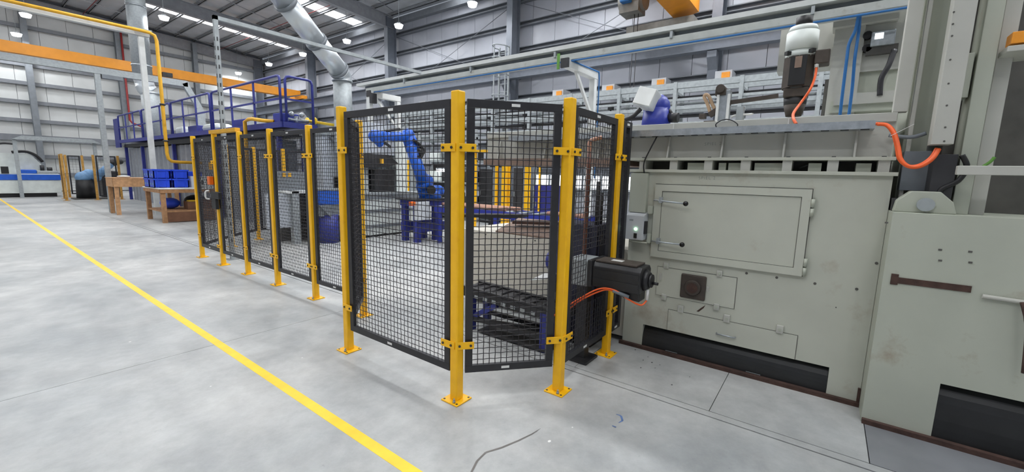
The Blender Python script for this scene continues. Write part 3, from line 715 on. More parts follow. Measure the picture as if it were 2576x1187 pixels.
obj('gearbox', MB().box(XS-.095, XS+.09, ctr.y-.09, ctr.y+.09, sp(246).z, sp(224).z), 'brown_port', t, bevel=.008)
obj('gear_flange', cylz(MB(), 218, 226, .105, .1, 16), 'dark_steel', t)
obj('bearing', cylz(MB(), 246, 264, .09, .085, 16), 'dark_steel', t)
obj('nose', cylz(MB(), 264, 292, .085, .06, 16), 'brown_port', t)
obj('foot', MB().box(XS-.15, XS+.15, ctr.y-.15, ctr.y+.15, 1.999, 2.02), 'rust', t)
obj('power_cable', MB().tube([PX(2054, 168, XS-.08), PX(2050, 195, XS-.13), PX(2038, 225, XS-.28), PX(2015, 258, 4.3), PX(1997, 283, 3.9), PX(1996, 298, 3.68), PX(2003, 312, 3.63)], .01, 8, 6), 'orange_cable', t)
obj('cable_gland', MB().cyl(PX(2055, 156, XS-.08), PX(2054, 170, XS-.08), .016, n=10), 'sticker', t)
obj('base_block', MB().box(4.301, 5.1, ctr.y-.4, ctr.y+.4, 1.615, 1.999), 'machine2', mc)
# ---------------- clamp unit and hose ring on the bridge
t = thing('clamping_unit', 'pneumatic clamp head with tan hose loop standing on the bridge beam', 'clamp unit', (3.95, PX(1815, 300, 3.95).y, 1.998))
def q(x, y, X=3.95): return PX(x, y, X)
a = q(1818, 298); 
obj('riser', MB().box(3.92, 4.0, a.y-.045, a.y+.045, 1.998, q(1815, 228).z), 'galv', t, bevel=.006)
obj('rail_pair', MB().box(3.90, 3.92, a.y-.05, a.y-.03, 1.998, q(1815, 240).z).box(3.90, 3.92, a.y+.03, a.y+.05, 1.998, q(1815, 240).z), 'white_paint', t)
h = q(1816, 226); obj('head', MB().cyl((3.88, h.y, h.z), (4.02, h.y, h.z), .035, n=14).box(3.9, 4.0, h.y-.04, h.y+.04, h.z-.05, h.z), 'brown_port', t, bevel=.004)
obj('link_arm', MB().bar(q(1785, 290), q(1835, 258), .04, .045).bar(q(1835, 258), q(1958, 241), .03, .03), 'brown_port', t)
obj('hose_loop', MB().tube([q(1788, 288), q(1780, 262), q(1772, 245), q(1775, 238), q(1783, 242), q(1792, 262), q(1800, 278)], .014, 8, 5), 'hose_tan', t)
obj('jaw', MB().box(3.9, 4.0, q(1790, 290).y-.05, q(1790, 290).y+.05, 1.998, 2.03).cbox(q(1768, 293), (.06, .05, .04)), 'brown_port', t, bevel=.005)
obj('valve', MB().box(3.93, 4.0, q(1862, 280).y-.025, q(1862, 280).y+.025, 1.998, q(1860, 275).z+.02), 'galv_matte', t)
obj('air_line', MB().tube([q(1838, 296), q(1850, 290), q(1888, 287), q(1893, 285)], .008, 8, 5), 'sticker', t)
for s in (-1, 1):
    obj('cable_ring', MB().tube([PX(1828, 300, 3.70), PX(1828+s*14, 303, 3.69), PX(1828+s*27, 312, 3.68), PX(1828+s*26, 320, 3.68)], .0045, 6, 5), 'dark_steel', t)

# ================================================================== SERVO MOTOR + CHAIN STAND (inside the fence)
XC = 3.06
t = thing('servo_motor', 'large black servo motor poking out through the mesh with orange cable', 'motor', (XC, 1.15, .62))
obj('flange', MB().box(XC-.13, XC+.13, 1.40, 1.44, .685, .9), 'motor_black', t, bevel=.01)
z0_, z1_ = .695, .875
obj('housing', MB().prism([(XC-.115, z0_), (XC+.115, z0_), (XC+.115, z1_-.02), (XC+.085, z1_+.012), (XC-.085, z1_+.012), (XC-.115, z1_-.02)], 1, 1.02, 1.40), 'motor_black', t, bevel=.006)
for zz in (.745, .815): obj('cooling_rib', MB().box(XC-.119, XC-.114, 1.03, 1.39, zz-.02, zz+.02), 'motor_black', t)
obj('top_cover', MB().box(XC-.09, XC+.09, 1.06, 1.39, z1_+.012, z1_+.026), 'brown_port', t, bevel=.004)
obj('end_bell', MB().cyl((XC, 1.02, .785), (XC, .985, .785), .085, .06, n=20), 'motor_black', t)
obj('fan_cap', MB().cyl((XC, .985, .785), (XC, .968, .785), .05, n=20), 'motor_black', t)
obj('shaft_stub', MB().cyl((XC, .968, .77), (XC, .925, .77), .011, n=10), 'black', t)
obj('terminal_box', MB().prism([(1.03, .695), (1.22, .695), (1.16, .64), (1.03, .625)], 0, XC-.08, XC+.05), 'motor_black', t, bevel=.008)
obj('connector', MB().cyl((XC-.1, 1.1, .66), (XC-.12, 1.22, .69), .014, n=10), 'steel_grey', t)
obj('plug', MB().cyl((XC-.02, .99, .72), (XC-.02, .992, .64), .011, n=10), 'sticker', t)
obj('sticker', MB().box(XC-.03, XC+.03, 1.2, 1.29, z1_+.026, z1_+.0265), 'sticker', t)
obj('power_cable', MB().tube([(XC-.02, .992, .64), (XC-.06, 1.02, .605), (XC-.1, 1.1, .64), (XC-.12, 1.2, .695), (XC-.13, 1.32, .69), (XC-.14, 1.46, .6), (XC-.16, 1.62, .47), (XC-.14, 1.72, .38)], .0065, 8, 6), 'orange_cable', t)
obj('power_cable', MB().tube([(XC-.12, 1.22, .69), (XC-.125, 1.3, .68), (XC-.14, 1.46, .58), (XC-.16, 1.6, .45), (XC-.13, 1.7, .36)], .0065, 8, 6), 'orange_cable', t)
obj('gear_housing', MB().box(XC-.12, XC+.12, 1.44, 1.62, .68, .89).cyl((XC, 1.62, .76), (XC, 1.72, .76), .1, n=16), 'galv_matte', t, bevel=.01)
obj('support_bracket', MB().box(XC+.02, XC+.10, 1.5, 1.6, .02, .68), 'dark_steel', t)
obj('foot', MB().box(XC-.06, XC+.16, 1.44, 1.66, 0, .02), 'dark_steel', t)

t = thing('chain_conveyor', 'low dark chain conveyor on blue legs inside the mesh corner', 'conveyor', (3.2, 2.3, 0))
xa, xb = 3.02, 3.26
for X in (xa, xb):
    obj('side_rail', MB().bar((X, 1.70, .34), (X, 2.85, .37), .05, .075), 'dark_steel', t)
    obj('chain', MB().bar((X, 1.72, .39), (X, 2.83, .42), .04, .02), 'dark_steel', t)
for k in range(9): obj('roller', MB().cyl((xa, 1.8+k*.12, .385+k*.003), (xb, 1.8+k*.12, .385+k*.003), .018, n=10), 'dark_steel', t)
for X in (xa, xb):
    for Y in (1.86, 2.72): obj('leg', MB().box(X-.032, X+.032, Y-.032, Y+.032, 0, .35), 'blue_steel', t)
obj('deck', MB().bar(((xa+xb)/2, 1.72, .375), ((xa+xb)/2, 2.83, .405), .2, .012), 'dark_steel', t)
for k in range(7): obj('chain_link', MB().bar((xa-.028, 1.95+k*.11, .33+k*.003), (xa-.028, 2.0+k*.11, .332+k*.003), .006, .03), 'galv_matte', t)
obj('stop_pin', MB().cyl((xa-.02, 1.80, .3), (xa-.02, 1.80, .52), .02, n=10), 'black', t)
obj('brace', MB().bar((xa, 2.4, .31), (xa, 2.72, .12), .03, .05), 'blue_steel', t)
obj('brace', MB().bar((xa, 2.72, .1), (xb, 1.9, .1), .03, .04), 'dark_steel', t)
obj('lower_rail', MB().box(xa-.02, xa+.02, 1.86, 2.72, .1, .14).box(xb-.02, xb+.02, 1.86, 2.72, .1, .14), 'dark_steel', t)
obj('drip_tray', MB().box(xa-.05, xb+.05, 1.8, 2.6, .015, .03), 'dark_steel', t)
# second robot base, blue, near the corner post
t = thing('drive_unit', 'blue and black drive unit hanging beside the white machine bed', 'drive', (3.5, 2.05, .5))
obj('gear_body', MB().cyl((3.5, 1.95, .72), (3.5, 2.12, .72), .1, n=18).box(3.42, 3.6, 1.96, 2.1, .55, .72), 'blue_steel', t, bevel=.01)
obj('motor', MB().box(3.43, 3.57, 1.98, 2.08, .42, .55), 'dark_steel', t, bevel=.01)
obj('top_cap', MB().cyl((3.5, 2.03, .82), (3.5, 2.03, .92), .06, n=14), 'blue_steel', t)
obj('mount', MB().box(3.58, 3.70, 1.98, 2.08, .6, .75), 'dark_steel', t)
obj('guard_sheet', MB().add([(3.2, 1.98, .60), (3.2, 2.15, .56), (3.45, 2.15, .58), (3.45, 1.98, .62), (3.2, 1.98, .606), (3.2, 2.15, .566), (3.45, 2.15, .586), (3.45, 1.98, .626)], [(0,3,2,1),(4,5,6,7),(0,1,5,4),(1,2,6,5),(2,3,7,6),(3,0,4,7)]), 'white_paint', t)
t = thing('drive_cabinet', 'dark navy drive cabinet behind the panel with the servo motor', 'cabinet', (3.5, 1.75, 0))
obj('body', MB().box(3.34, 3.66, 1.56, 1.96, .06, 1.12), 'navy', t, bevel=.01)
obj('plinth', MB().box(3.36, 3.66, 1.58, 1.94, 0, .06), 'black', t)
obj('door', MB().box(3.36, 3.64, 1.545, 1.56, .12, 1.06), 'navy', t, bevel=.004)
obj('pipe_bundle', MB().cyl((3.4, 1.6, 1.12), (3.4, 1.6, 1.5), .02, n=8).cyl((3.48, 1.6, 1.12), (3.48, 1.6, 1.4), .015, n=8), 'dark_steel', t)
cp = thing('copper_pipe', 'brown vertical pipe with bent copper top behind the servo panel', 'pipe', (3.35, 1.78, 0))
a_ = PX(1472, 690, 3.35)
pts = [PX(1468, 700, 3.3), PX(1474, 560, 3.3), PX(1477, 420, 3.3), PX(1478, 385, 3.3), PX(1484, 358, 3.3), PX(1496, 350, 3.3), PX(1512, 346, 3.35)]
obj('pipe', MB().tube([(pts[0].x, pts[0].y, 0)]+[(p.x, pts[1].y, p.z) for p in pts[:4]], .018, 10), 'copper_pipe', cp)
obj('bend', MB().tube([(pts[3].x, pts[1].y, pts[3].z)]+[tuple(p) for p in pts[4:]], .018, 10, 5), 'copper', cp, label='bright copper bend')
obj('steel_conduit', MB().box(3.56, 3.60, 1.5, 1.54, 0, 1.5), 'galv', None, label='thin galvanised upright beside the brown copper pipe', cat='upright')

# ================================================================== ROBOT AND TABLES
t = thing('industrial_robot', 'blue six-axis robot arm seen through the wide front mesh panel', 'robot', (6.75, 7.4, 1.0))
YR_ = 7.4
def ry(x, y, Y=YR_): return PY(x, y, Y)
sh, el = ry(1074, 455), ry(1040, 358)
obj('base', MB().cyl(ry(1082, 499)+Vector((0,0,-.04)), ry(1082, 480), .27, .22, n=20), 'blue_robot', t)
obj('shoulder_casting', MB().limb(ry(1070, 482), ry(1104, 480), .17, .13).limb(ry(1066, 470), sh, .17, .15), 'blue_robot', t)
obj('shoulder_motor', MB().cyl(ry(1085, 478, 7.25), ry(1085, 478, 7.05), .1, n=18), 'black', t)
obj('lower_arm', MB().limb(ry(1066, 462, 7.3), ry(1036, 375, 7.3), .14, .12), 'blue_robot', t)
obj('elbow', MB().limb(ry(1038, 372), ry(1026, 340), .16, .14), 'blue_robot', t)
obj('forearm', MB().limb(ry(1026, 344), ry(972, 343), .115, .085).limb(ry(1000, 342), ry(960, 342), .07, .09), 'blue_robot', t)
obj('wrist', MB().limb(ry(962, 342), ry(942, 342), .11, .12).limb(ry(945, 345), ry(955, 360), .11, .08), 'blue_robot', t)
obj('tool_mount', MB().tube([ry(960, 358), ry(972, 362), ry(982, 370)], .03, 8, 4), 'dark_steel', t)
obj('dress_pack', MB().tube([ry(966, 331), ry(985, 327), ry(1000, 325), ry(1006, 325)], .03, 8, 4), 'black', t)
obj('arm_cables', MB().tube([ry(1040, 352, 7.2), ry(1056, 365, 7.2), ry(1064, 380, 7.2), ry(1058, 396, 7.2), ry(1048, 392, 7.2)], .035, 8, 5), 'black', t)
obj('elbow_motor', MB().cyl(ry(1062, 378, 7.3), ry(1050, 384, 7.2), .09, n=14), 'motor_black', t)
t = thing('robot_pedestal', 'dark blue steel pedestal frame under the blue robot', 'pedestal', (6.6, 7.35, 0))
px0, px1 = PY(1044, 560, 7.2).x, PY(1044, 560, 7.2).x+.95
for X in (px0+.06, px1-.35):
    for Y in (7.2, 7.6): obj('leg', MB().box(X-.06, X+.06, Y-.06, Y+.06, 0, .9), 'blue_steel', t)
obj('top_plate', MB().box(px0-.1, px1+.15, 7.05, 7.75, .93, .96), 'dark_steel', t)
obj('top_frame', MB().box(px0-.02, px1+.1, 7.12, 7.68, .8, .93), 'blue_steel', t)
obj('cross_rail', MB().box(px0-.01, px1, 7.13, 7.24, .22, .42), 'blue_steel', t)
obj('cross_rail', MB().box(px0-.01, px1, 7.56, 7.67, .22, .42), 'blue_steel', t)
ca, cb_ = PY(1051, 508, 7.0), PY(1082, 552, 7.0)
obj('cabinet', MB().box(ca.x, cb_.x, 7.0, 7.119, cb_.z, ca.z), 'grey_box', t, bevel=.008)
obj('orange_button', MB().box(ca.x-.14, ca.x-.04, 7.03, 7.12, .84, .92), 'orange', t)
t = thing('roller_table', 'long blue steel roller table with copper tubes behind the corner panel', 'table', (6.6, 5.4, 0))
obj('side_beam', MB().box(6.42, 6.5, 3.3, 6.93, .69, .82), 'blue_rail', t)
obj('side_beam', MB().box(7.0, 7.08, 3.3, 6.93, .69, .82), 'blue_rail', t)
for k in range(12): obj('roller', MB().cyl((6.5, 3.45+k*.31, .8), (7.0, 3.45+k*.31, .8), .03, n=10), 'galv', t)
for X in (6.46, 7.04):
    for Y in (3.5, 5.2, 6.8): obj('leg', MB().box(X-.04, X+.04, Y-.04, Y+.04, 0, .69), 'blue_rail', t)
for k in range(7):
    obj('copper_tube', MB().cyl((6.52+k*.07, 5.0+.1*math.sin(k), .86), (6.52+k*.07, 6.82-.08*math.cos(k*2), .861), .03, n=10), 'copper', None, label='pink copper tube lying in the row on the blue roller table', cat='tube', group='copper tubes on the roller table')
for k in range(2):
    obj('copper_tube', MB().cyl((6.52+k*.08, 3.35, .86), (6.52+k*.08, 4.05, .86), .035, n=10), 'copper', None, label='short thick copper tube at the right end of the roller table', cat='tube', group='short copper tubes')
obj('tool_tray', MB().bar((5.3, 5.1, .82), (5.6, 3.9, .88), .3, .05), 'black', None, label='black slanted tray above the white bed in front of the table', cat='tray')
t = thing('tray_stand', 'slim dark stand carrying the black slanted tray', 'stand', (5.45, 4.5, 0))
obj('upright', MB().box(5.42, 5.48, 4.47, 4.53, 0, .82), 'dark_steel', t); obj('foot', MB().box(5.3, 5.6, 4.35, 4.65, 0, .02), 'dark_steel', t)

# white banded machine base behind the robot
t = thing('banded_press', 'white machine base with two grey horizontal bands behind the robot', 'machine', (6.4, 9.0, 0))
obj('body', MB().box(5.5, 7.3, 8.5, 9.4, .05, 1.0), 'machine_white', t)
obj('plinth', MB().box(5.55, 7.25, 8.52, 9.4, 0, .05), 'black', t)
for z in (.22, .58, .90): obj('band', MB().box(5.49, 7.31, 8.47, 8.5, z, z+.07), 'steel_grey', t)
obj('top_plate', MB().box(5.4, 7.4, 8.45, 9.4, 1.0, 1.04), 'galv_matte', t)
# press head with dark jaws
t = thing('forming_press', 'pale press head with dark jaws above the banded base', 'machine', (6.6, 9.2, 1.04))
obj('column', MB().box(6.95, 7.3, 8.9, 9.35, 1.04, 2.6), 'machine_white', t)
obj('column', MB().box(5.6, 6.2, 9.0, 9.35, 1.04, 1.75), 'machine_white', t)
obj('head', MB().box(5.55, 7.0, 8.95, 9.35, 1.95, 2.7), 'furnace', t)
obj('jaw', MB().prism([(5.6, 1.72), (6.1, 1.62), (6.6, 1.66), (6.9, 1.75), (6.6, 1.95), (5.8, 1.95)], 1, 8.75, 9.0), 'dark_steel', t)
obj('die', MB().box(6.25, 6.8, 8.8, 9.3, 1.04, 1.6), 'dark_steel', t)
obj('guard', MB().box(5.62, 6.0, 8.94, 8.99, 1.06, 1.32), 'black', t)
obj('valve', MB().box(6.35, 6.42, 8.7, 8.78, 1.72, 1.86), 'yellow_old', t)

# furnace with hood and shiny duct
t = thing('furnace', 'large pale furnace housing with conical hood and black vent grille', 'furnace', (6.3, 9.9, 0))
fxa, fxb = 5.3, 7.15
obj('housing', MB().box(fxa, fxb, 9.46, 10.36, 0, 2.35), 'furnace', t)
obj('hood', MB().prism([(5.45, 2.3), (6.0, 1.75), (6.5, 1.75), (6.6, 2.3), (5.45, 2.3)], 1, 9.36, 9.46), 'steel_grey', t)
obj('top', MB().box(fxa-.05, fxb+.05, 9.4, 10.38, 2.35, 2.42), 'galv_matte', t)
v = obj('vent', MB().box(5.55, 6.7, 9.42, 9.46, 1.02, 1.38), 'black', t)
for k in range(6): obj('louvre', MB().box(5.55, 6.7, 9.4, 9.42, 1.05+k*.06, 1.065+k*.06), 'dark_steel', v)
# duct
dx, dyy = 6.05, 9.9
k_ = 10.35/9.7
DXY = lambda x, y, Y: PY(x, y, Y)
c0 = DXY(864, 300, dyy); rD = .215
t = thing('exhaust_duct', 'shiny galvanised exhaust duct rising from the furnace and slanting to the roof', 'duct', (c0.x, dyy, 2.4))
zc = DXY(864, 205, dyy).z
vx = c0.x
obj('riser', MB().cyl((vx, dyy, 2.4), (vx, dyy, zc), rD, n=28), 'galv_matte', t)
obj('collar', MB().cyl((vx, dyy, zc-.02), (vx, dyy, zc+.02), rD*1.12, n=28), 'galv', t)
e0 = Vector((vx, dyy, zc)); e1 = DXY(853, 177, dyy-.1); top = DXY(722, 10, 9.2)
dd = (top-e1).normalized()
obj('elbow', MB().tube([e0, e0+Vector((0, 0, .12)), e1], rD, 28, 5), 'duct', t)
def seg(a, b, nm='slanted_pipe'): return obj(nm, MB().cyl(a, b, rD, n=32), 'duct', t)
m1 = e1+(top-e1)*.48; far = e1+(top-e1)*1.02
seg(e1, m1); seg(m1, far); endp = far+dd*3.2; seg(far, endp)
for p in (e1+dd*.02, m1, far): obj('joint_ring', MB().cyl(p-dd*.035, p+dd*.035, rD*1.13, n=32), 'steel_grey', t)
obj('roof_riser', MB().cyl(endp-Vector((0, 0, .1)), (endp.x, endp.y, roofz(endp.x)+.2), rD, n=24), 'duct', t)

# cabinets and bins near the fence
t = thing('grey_cabinet', 'grey steel bench cabinet with side panel inside the fence', 'cabinet', (4.3, 8.9, 0))
obj('side_panel', MB().box(3.75, 4.25, 8.85, 8.9, .35, 1.05), 'furnace', t)
obj('post', MB().box(4.22, 4.36, 8.75, 8.9, 0, 1.1), 'galv_matte', t)
obj('top', MB().box(4.1, 4.95, 8.75, 9.3, 1.05, 1.09), 'white_paint', t)
obj('shelf', MB().box(4.36, 4.95, 8.8, 9.3, .3, .33).box(4.36, 4.95, 8.8, 9.3, .62, .65), 'dark_steel', t)
obj('back', MB().box(4.2, 4.95, 9.28, 9.32, 0, 1.05), 'machine_dark', t)
obj('panel_board', MB().box(4.15, 4.85, 9.2, 9.24, 1.09, 1.5), 'steel_grey', t)
for k in range(2): obj('clip', MB().box(4.25+k*.12, 4.31+k*.12, 9.18, 9.2, 1.38, 1.46), 'yellow_old', t)
obj('pump_unit', MB().box(4.42, 4.9, 8.85, 9.2, .66, .98), 'black', None, label='black pump block on the shelf of the grey cabinet', cat='pump', bevel=.02)
t = thing('coolant_tank', 'blue coolant tank with grey clamp frame in front of the furnace', 'tank', (4.95, 8.6, 0))
obj('barrel', MB().cyl((4.85, 8.52, .0), (4.85, 8.52, .6), .2, n=20), 'blue_steel', t)
obj('header_tank', MB().box(4.6, 5.3, 8.38, 8.72, .82, 1.12), 'blue_robot', t, bevel=.02)
obj('lid', MB().box(4.58, 5.32, 8.36, 8.74, 1.12, 1.15), 'galv', t)
obj('gusset', MB().prism([(4.55, .82), (4.8, .82), (4.8, .55)], 1, 8.32, 8.36).box(4.62, 5.25, 8.4, 8.7, .58, .82), 'steel_grey', t)
obj('grey_drum', MB().box(5.06, 5.32, 8.36, 8.7, 0, .58), 'furnace', t, bevel=.04)
obj('clamp', MB().box(5.08, 5.3, 8.33, 8.36, .60, .66), 'sticker', t)

# ================================================================== OVERHEAD BEAM, STRUT, BRACKETS
XG = 7.0
t = thing('overhead_beam', 'long pale overhead channel beam with blue hose along its underside', 'beam', (XG, 4, 3.6))
obj('channel', MB().box(XG-.02, XG+.3, -1.2, 10.6, 3.82, 3.89), 'white_beam', t)
obj('channel_web', MB().box(XG+.12, XG+.28, -1.2, 10.4, 3.73, 3.82), 'steel_grey', t)
obj('lower_rail', MB().box(XG+.0, XG+.22, -1.2, 10.2, 3.63, 3.73), 'beam_grey', t)
for y in (.4, 2.2, 4.3, 6.4, 8.6): obj('hanger_clip', MB().box(XG-.03, XG+.2, y-.02, y+.02, 3.70, 3.80), 'galv_matte', t)
obj('air_hose', MB().tube([(XG-.01, 10.0, 3.60), (XG-.01, 7, 3.595), (XG-.01, 4, 3.6), (XG-.01, 1.5, 3.595), (XG-.01, -1.1, 3.6)], .015, 8, 3), 'blue_hose', t)
def bracket(Y, label, xend, zb):
    t = thing('support_bracket', label, 'bracket', (XG+.3, Y, zb))
    obj('arm', MB().box(XG-.1, xend+.06, Y-.07, Y+.07, 3.48, 3.62), 'white_paint', t, bevel=.005)
    obj('upright', MB().box(xend-.06, xend+.06, Y-.06, Y+.06, zb, 3.5), 'white_paint', t, bevel=.005)
    obj('gusset', MB().bar((xend-.75, Y, 3.5), (xend-.02, Y, 2.75), .05, .06), 'white_paint', t)
    obj('end_cap', MB().box(XG-.14, XG-.1, Y-.08, Y+.08, 3.47, 3.63), 'dark_steel', t)
    return t
xe = PY(1494, 176, 4.02).x
t2 = bracket(4.02, 'white bracket post with diagonal brace under the overhead beam', xe, 0.)
obj('green_strap', MB().box(XG-.15, XG-.13, 4.12, 4.17, 3.45, 3.72), 'green_cable', t2)
obj('drop_hose', MB().tube([(XG, 3.94, 3.6), (xe+.05, 3.93, 3.62), (xe+.08, 3.93, 3.5), (xe+.09, 3.93, 1.5)], .014, 6), 'blue_hose', t2)
t2 = bracket(9.9, 'white bracket arm at the far left end of the overhead beam', PY(1000, 246, 9.9).x, 0.)
obj('end_box', MB().box(XG-.16, XG+.0, 9.72, 9.82, 3.3, 3.55), 'dark_steel', t2)
obj('drop_post', MB().box(XG-.13, XG-.03, 9.86, 10.0, 2.4, 3.5), 'white_paint', t2)
t = thing('strut_frame', 'galvanised slotted strut post and long arm reaching to the overhead beam', 'frame', (2.8, 8.0, 0))
obj('post', MB().box(2.77, 2.83, 7.97, 8.03, .01, 3.9), 'galv_matte', t)
for k in range(24): obj('slot', MB().box(2.766, 2.77, 7.992, 8.008, .3+k*.14, .36+k*.14), 'dark_steel', t)
for k in range(24): obj('slot', MB().box(2.792, 2.808, 7.966, 7.97, .3+k*.14, .36+k*.14), 'dark_steel', t)
obj('arm', MB().box(2.77, 7.02, 7.97, 8.03, 3.84, 3.90), 'galv_matte', t)
obj('foot', MB().box(2.72, 2.88, 7.92, 8.08, 0, .01), 'galv', t)

# ---------------- frame with display at the right, behind the bridge
t = thing('spindle_carriage', 'tall pale grey carriage frame with lit display panel behind the spindle', 'machine', (7.4, .1, 0))
def fr(nm, x0, y0, x1, y1, X, dep, m, par=None, bev=.0):
    a, b = PX(x0, y0, X), PX(x1, y1, X)
    return obj(nm, MB().box(X, X+dep, b.y, a.y, b.z, a.z), m, par or t, bevel=bev)
fr('left_plate', 1966, 72, 2110, 165, 7.8, .3, 'machine_upper')
fr('left_post', 2106, 40, 2130, 420, 7.45, .4, 'machine_upper')
fr('upper_panel', 2118, 45, 2262, 172, 7.5, .4, 'machine_upper')
fr('mid_panel', 2118, 172, 2262, 290, 7.55, .4, 'machine2')
fr('lower_body', 2100, 240, 2262, 560, 7.6, .6, 'machine2')
fr('cross_rail', 2100, 238, 2255, 255, 7.35, .2, 'machine_upper')
fr('cross_rail', 2090, 255, 2255, 275, 7.40, .2, 'machine2')
fr('top_rail', 2100, 30, 2262, 45, 7.35, .3, 'machine_upper')
fr('dark_inset', 2120, 45, 2160, 62, 7.44, .05, 'machine_dark')
fr('dark_gap', 2076, 200, 2100, 300, 7.5, .3, 'machine_dark')
fr('blue_strip', 2165, 40, 2215, 52, 7.44, .06, 'blue_hose')
fr('white_tag', 2212, 34, 2245, 50, 7.43, .06, 'white_paint')
d = fr('display', 2194, 80, 2250, 110, 7.38, .12, 'galv', bev=.01)
fr('screen', 2202, 84, 2222, 96, 7.375, .004, 'lcd', d)
fr('display_arm', 2180, 118, 2258, 130, 7.42, .08, 'machine_dark')
for c in ((2182, 92), (2180, 124)):
    p = PX(*c, 7.5); obj('knob', MB().cyl((7.5, p.y, p.z), (7.42, p.y, p.z), .05, n=12), 'black', t)
obj('dark_hose', MB().tube([PX(2250, 125, 7.4), PX(2235, 165, 7.35), PX(2220, 190, 7.35), PX(2215, 208, 7.35), PX(2213, 240, 7.35)], .03, 8, 5), 'dark_steel', t)
t3 = thing('air_hoses', 'pair of blue air hoses hanging from the overhead beam before the carriage', 'hose', tuple(PX(2140, 290, 7.2)))
obj('hose', MB().tube([PX(2162, 28, 7.05), PX(2152, 75, 7.1), PX(2136, 110, 7.12), PX(2130, 150, 7.12), PX(2120, 230, 7.15), PX(2112, 300, 7.2)], .018, 8, 5), 'blue_hose', t3)
obj('hose', MB().tube([PX(2164, 28, 7.06), PX(2160, 80, 7.15), PX(2150, 150, 7.15), PX(2144, 220, 7.2), PX(2134, 300, 7.2)], .018, 8, 5), 'blue_hose', t3)

# white covered blue robot at the top of the machine
t = thing('covered_robot', 'blue robot head topped by a pale grey junction box behind the fence', 'robot', (4.6, PX(1660, 300, 4.6).y, 1.6))
XQ = 4.6
def zq(x, y, X=XQ): return PX(x, y, X)
c = zq(1652, 282)
obj('robot_body', MB().limb(c-Vector((0, 0, .25)), c+Vector((0, 0, .05)), .16, .13).limb(zq(1642, 268), zq(1660, 276), .1, .1), 'blue_rail', t)
obj('joint_cap', MB().ball(zq(1655, 262), .09), 'blue_robot', t)
obj('pedestal', MB().cyl((c.x, c.y, 1.615), (c.x, c.y, c.z-.2), .14, n=16), 'dark_steel', t)
bx_ = zq(1628, 250, 4.45)
R_ = Matrix.Rotation(.25, 3, 'Y') @ Matrix.Rotation(.3, 3, 'X')
obj('junction_box', MB().cbox(bx_, (.16, .2, .19), rot=R_), 'grey_box', t, bevel=.012)
obj('box_lid', MB().cbox(bx_+R_ @ Vector((-.085, 0, 0)), (.012, .19, .18), rot=R_), 'white_paint', t, bevel=.004)
obj('black_conduit', MB().tube([zq(1612, 274, 4.38), zq(1604, 282, 4.38), zq(1590, 294, 4.36), zq(1570, 302, 4.34)], .022, 8, 5), 'black', t)
obj('cable_bundle', MB().tube([zq(1650, 246), zq(1668, 252), zq(1678, 272), zq(1688, 285), zq(1690, 300)], .02, 8, 5), 'black', t)
obj('dark_motor', MB().cyl(zq(1680, 296), zq(1706, 296), .05, n=14), 'motor_black', t)

# ---------------- conveyor racking along the long wall
t = thing('monorail_rack', 'galvanised monorail conveyor racking running along the long wall', 'racking', (11, 4, 0))
for X in (10.95, 11.55):
    for z, h in ((3.72, .14), (3.42, .06), (3.22, .08), (2.86, .06)):
        obj('rail', MB().box(X, X+.08, -4.5, 14.5, z, z+h), 'galv_matte', t)
y = -4.0
while y < 14.6:
    obj('frame', MB().box(10.92, 11.045, y-.04, y+.04, 2.8, 3.87).box(11.54, 11.66, y-.04, y+.04, 2.8, 3.87).box(11.02, 11.56, y-.03, y+.03, 2.81, 2.85).box(11.02, 11.56, y-.03, y+.03, 3.6, 3.66), 'galv_matte', t)
    for dz in (3.5, 3.1): obj('trolley', MB().box(11.2, 11.35, y+.3, y+.42, dz-.12, dz).cyl((11.27, y+.36, dz-.12), (11.27, y+.36, dz-.24), .02, n=6), 'dark_steel', t)
    y += 1.45
for X in (11.2, 11.4):
    for z in (3.52, 3.08): obj('track', MB().box(X, X+.05, -4.5, 14.5, z, z+.05), 'dark_steel', t)
for y in (-4.0, 1.8, 7.6, 13.4): obj('leg', MB().box(11.2, 11.36, y-.08, y+.08, 0, 2.82), 'galv_matte', t)
for i, (x, y, lb) in enumerate([(1015, 280, 'leftmost amber'), (1066, 264, 'second from left amber'), (1407, 238, 'amber light box above the corner panel, left of the white bracket'), (1533, 226, 'amber light box just right of the white bracket post'), (1660, 211, 'amber light box above the pale junction box'), (1822, 193, 'amber light box above the clamp head, nearest the spindle')]):
    p = PX(x, y, 14.2); lb = lb if 'box' in lb else 'small amber light box seen through the wide mesh panel, '+lb.split()[0]
    t = thing('warning_light', lb, 'warning light', tuple(p), 'amber wall lights')
    obj('case', MB().box(14.1, 14.65, p.y-.22, p.y+.24, p.z-.16, p.z+.16), 'grey_box', t)
    obj('amber_lens', MB().box(14.05, 14.1, p.y-.17, p.y+.05, p.z-.1, p.z+.1), 'amber', t)
    obj('wall_arm', MB().box(14.5, 14.7, p.y-.03, p.y+.03, p.z-.03, p.z+.03), 'girt', t)

